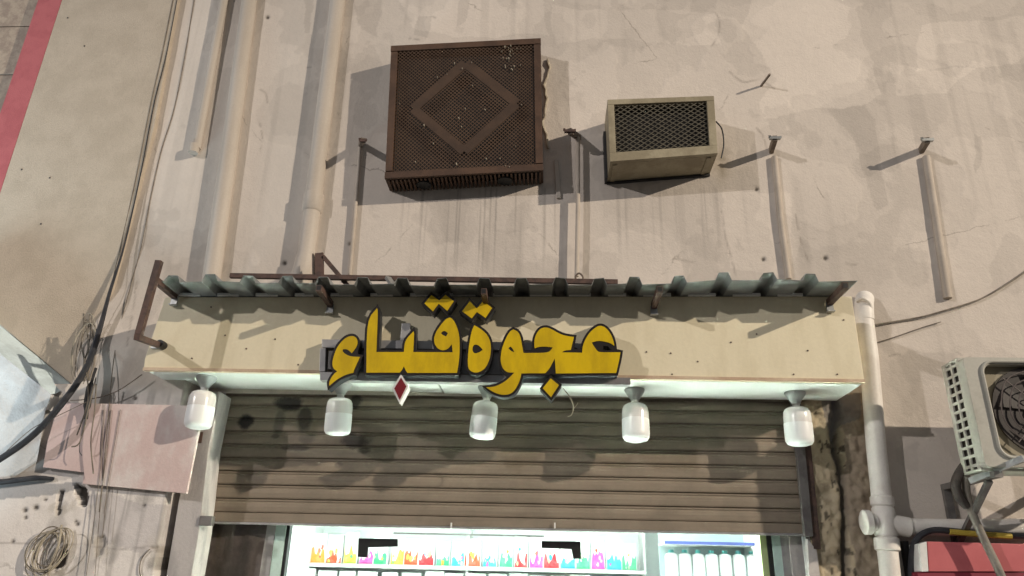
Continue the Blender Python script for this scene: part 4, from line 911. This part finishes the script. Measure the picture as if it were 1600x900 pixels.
# ------------------------------------------------------------------ right: white drain pipe with tee
dp = thing('white_drain_pipe', 'white plastic drain pipe with tee joint right of the shop front', 'pipe', tuple(at(1390, 880, -.08)))
YP2 = -.075
ax = [(1352, 478), (1358, 560), (1369, 700), (1380, 800), (1384, 835), (1393, 915), (1402, 1000)]
pp = [at(x, y, YP2) for x, y in ax]
MB().tube([at(1349, 490, YP2)] + pp[1:], .052, 28).build('pipe', M_pvc, dp, smooth=True)
MB().tube(curve([at(1351, 500, YP2), at(1350, 484, YP2), at(1350, 474, YP2 + .02), at(1351, 467, YP2 + .06)], 4), .054, 22).build('elbow', M_pvc, dp, smooth=True)
MB().tube(curve([at(1338, 470, -.10), at(1347, 466, -.135), at(1357, 472, -.13), at(1362, 486, -.10)], 5), .012, 8).build('pipe_clip', M_pvc, dp, smooth=True)
def along(y):
    for i in range(len(ax) - 1):
        if ax[i][1] <= y <= ax[i + 1][1]: return pp[i].lerp(pp[i + 1], (y - ax[i][1]) / (ax[i + 1][1] - ax[i][1]))
for y0, y1, r_ in ((776, 792, .060), (793, 838, .058), (839, 862, .063)):
    a, b_ = along(y0), along(y1); d = (b_ - a).normalized()
    MB().tube([a, a + d * .008, b_ - d * .008, b_], [.053, r_, r_, .053], 28).build('collar', M_pvc, dp, smooth=True)
c = along(817)
MB().tube([c + Vector((-.055, -.01, 0)), c + Vector((-.075, -.012, 0))], .046, 24).build('tee_branch', M_pvc, dp, smooth=True)
MB().tube([c + Vector((-.078, -.012, .0)), c + Vector((-.082, -.012, 0)), c + Vector((-.112, -.012, 0)), c + Vector((-.120, -.012, 0))], [.05, .064, .064, .05], 24).build('end_cap', M_pvc, dp, smooth=True)
he = at(1420, 824, YP2); MB().tube([c, he - Vector((.0, 0, 0))], .052, 24).build('tee_branch', M_pvc, dp, smooth=True)
hp = [at(1421, 823, YP2), at(1500, 824, YP2), at(1640, 823, YP2)]
tag(MB().tube(hp, .043, 22).build('horizontal_pipe', M_pvc, smooth=True, origin=hp[1]), 'cream pipe running right along the wall from the tee joint', 'pipe')
cable('black_hose', 'black hose curving from behind the drain pipe along the underside of the cream pipe', [(1422, 930, -.06), (1424, 880, -.07), (1430, 846, -.10), (1455, 829, -.13), (1500, 831, -.13), (1560, 836, -.12), (1640, 838, -.12)], .017, M_cable)
cable('yellow_cable', 'yellow and black cable under the cream pipe behind the grey hose', [(1484, 831, -.145), (1520, 834, -.145), (1565, 837, -.145), (1580, 838, -.145)], .015, M_yell)
vb = MB().box(*sorted((at(1409, 870, 0).x, at(1418, 870, 0).x)), -.04, .0, 1.2, at(1410, 846, 0).z); tag(vb.build('cable_duct', M_dark, origin=at(1412, 890, 0)), 'narrow black duct on the wall right beside the white drain pipe', 'duct')
# red shop sign, bottom right corner
rs = thing('red_sign', 'red sign box with white edge cut off by the bottom right corner', 'sign', tuple(at(1520, 895, -.14)))
rp = [at(x, y, -.16) for x, y in ((1449, 846), (1640, 851), (1640, 893), (1452, 893))]; MB().prism(rp, (0, .12, 0)).build('red_face', M_redsign, rs, bevel=.003)
MB().prism([at(x, y, -.162) for x, y in ((1436, 850), (1448, 846), (1451, 893), (1440, 893))], (0, .12, 0)).build('white_edge', M_white, rs, bevel=.003)
MB().prism([at(x, y, -.15) for x, y in ((1434, 894), (1640, 894), (1640, 1000), (1434, 1000))], (0, .10, 0)).build('dark_red_band', mat('dark_red_paint', (.24, .03, .05), (.2, .025, .045), 4, .5, 0), rs)

# ------------------------------------------------------------------ outdoor unit on its bracket
ou = thing('outdoor_unit', 'white outdoor air conditioner unit with a round fan grille on the right wall', 'air conditioner', tuple(at(1540, 735, -.3)))
YO, YB = -.56, -.345
tl_, bl2 = at(1505, 558, YO), at(1539, 729, YO)
xL = (tl_.x + bl2.x) / 2; zT_, zB_ = tl_.z, bl2.z; xRt = xL + .80
def rrect(x0, x1, z0, z1, r_, Y, n_=6):
    out = []
    for cx, cz, a0 in ((x1 - r_, z1 - r_, 0), (x0 + r_, z1 - r_, 90), (x0 + r_, z0 + r_, 180), (x1 - r_, z0 + r_, 270)):
        out += [Vector((cx + r_ * math.cos(R(a0 + 90 * i / n_)), Y, cz + r_ * math.sin(R(a0 + 90 * i / n_)))) for i in range(n_ + 1)]
    return out
gx0, gx1, gz0, gz1 = xL + .092, xL + .60, zB_ + .055, zT_ - .035
MB().prism(rrect(xL, xRt, zB_, zT_, .02, YO), (0, .05, 0), [rrect(gx0, gx1, gz0, gz1, .05, YO)]).build('front_panel', M_condens, ou, bevel=.004)
rim = rrect(gx0 - .012, gx1 + .012, gz0 - .012, gz1 + .012, .06, YO - .004); MB().tube(rim + [rim[0]], .008, 8, caps=False).build('grille_rim', M_condens, ou, smooth=True)
MB().box(xL + .06, xRt - .01, YO + .052, YO + .06, zB_ + .02, zT_ - .02).build('grille_back', M_condens2, ou)
cxx, czz = (gx0 + gx1) / 2, (gz0 + gz1) / 2; RF = .228
MB().lathe([(RF, 0), (RF, .01)], (cxx, YO + .037, czz), 'y', 48).build('fan_opening', M_fan, ou)
for k in range(5):
    a0 = 2 * math.pi * k / 5; bld_ = MB(); c0 = Vector((cxx, YO + .03, czz)); d = lambda r_, t_, y_: c0 + Vector((r_ * math.cos(t_), y_, r_ * math.sin(t_)))
    bld_.add([d(.05, a0, .004), d(.20, a0 - .1, .006), d(.205, a0 + .55, -.008), d(.06, a0 + .6, -.004)], [(0, 1, 2, 3)]); bld_.build('fan_blade', M_fan, ou)
for k in range(5):
    r_ = RF - .022 - k * .042
    pts = [Vector((cxx + r_ * math.cos(t_) * (1 + .02 * math.sin(6 * t_)), YO + .006, czz + r_ * math.sin(t_) * (1 + .02 * math.sin(6 * t_)))) for t_ in np.linspace(0, 2 * math.pi, 49)]
    MB().tube(pts, .0032, 5, caps=False).build('guard_ring', M_ring, ou, smooth=True)
for k in range(4):
    t_ = 2 * math.pi * k / 4 + .8; MB().tube([Vector((cxx, YO + .008, czz)), Vector((cxx + RF * math.cos(t_), YO + .008, czz + RF * math.sin(t_)))], .003, 5).build('guard_spoke', M_ring, ou)
# side with two columns of openings
sd = MB(); th_ = .008; cols2, rows2 = 2, 11
ys = [YO + .05, YO + .075, YO + .118, YO + .135, YO + .180, YB]; 
zs_ = np.linspace(zB_ + .02, zT_ - .02, rows2 + 1)
for a, b_ in ((ys[0], ys[1]), (ys[2], ys[3]), (ys[4], ys[5])): sd.box(xL, xL + th_, a, b_, zB_, zT_)
for k in range(rows2 + 1):
    for a, b_ in ((ys[1], ys[2]), (ys[3], ys[4])): sd.box(xL + .001, xL + th_, a, b_, zs_[k] - .007, zs_[k] + .007)
sd.build('side_grille', M_condens, ou)
MB().box(xL + .02, xRt - .02, YO + .062, YB, zB_ + .01, zT_ - .01).build('coil', M_fan, ou)
MB().box(xL, xRt, YO + .05, YB, zT_, zT_ + .012).build('top_cover', M_condens, ou); MB().box(xL + .004, xRt, YO + .05, YB, zB_ - .012, zB_).build('base_pan', M_condens, ou)
br = thing('wall_bracket', 'steel bracket holding the outdoor unit off the right wall', 'bracket', tuple(at(1520, 760, 0)))
for dx in (.07, .62):
    x = xL + dx; MB().box(x - .02, x + .02, YO + .03, -.002, zB_ - .045, zB_ - .014).build('arm', M_slatr, br); MB().box(x - .02, x + .02, -.03, -.003, zB_ - .36, zB_ - .046).build('wall_plate', M_slatr, br)
    MB().beam((x, YO + .12, zB_ - .05), (x, -.03, zB_ - .33), .03, .02).build('strut', M_slatr, br)
MB().beam(at(1516, 752, -.40), at(1600, 716, -.62), .022, .03).build('drain_arm', M_zinc, br)
ih = thing('insulated_hose', 'grey taped hose hanging down from the outdoor unit over the red sign', 'hose', tuple(at(1530, 830, -.22)))
MB().tube(curve([at(1512, 722, -.34), at(1499, 740, -.33), at(1493, 758, -.31), at(1500, 778, -.28), at(1510, 790, -.25)], 6), .024, 12).build('foam_sleeve', M_foamhose, ih, smooth=True)
MB().tube(curve([at(1509, 742, -.33), at(1511, 775, -.27), at(1522, 808, -.24), at(1540, 848, -.23), at(1558, 885, -.23), at(1575, 925, -.23)], 6), .020, 12).build('taped_hose', M_hose, ih, smooth=True)
cable('wall_wire', 'thin grey cable crossing the right wall from the drain pipe up to the right edge', [(1364, 508, -.02), (1400, 502, -.012), (1440, 495, -.012), (1480, 484, -.012), (1530, 468, -.012), (1570, 446, -.012), (1620, 412, -.012)], .005, M_wire)
cable('wall_wire', 'faint thin wire crossing the right wall below the grey cable', [(1364, 537, -.01), (1400, 526, -.01), (1440, 512, -.01), (1470, 503, -.01)], .003, M_wire)
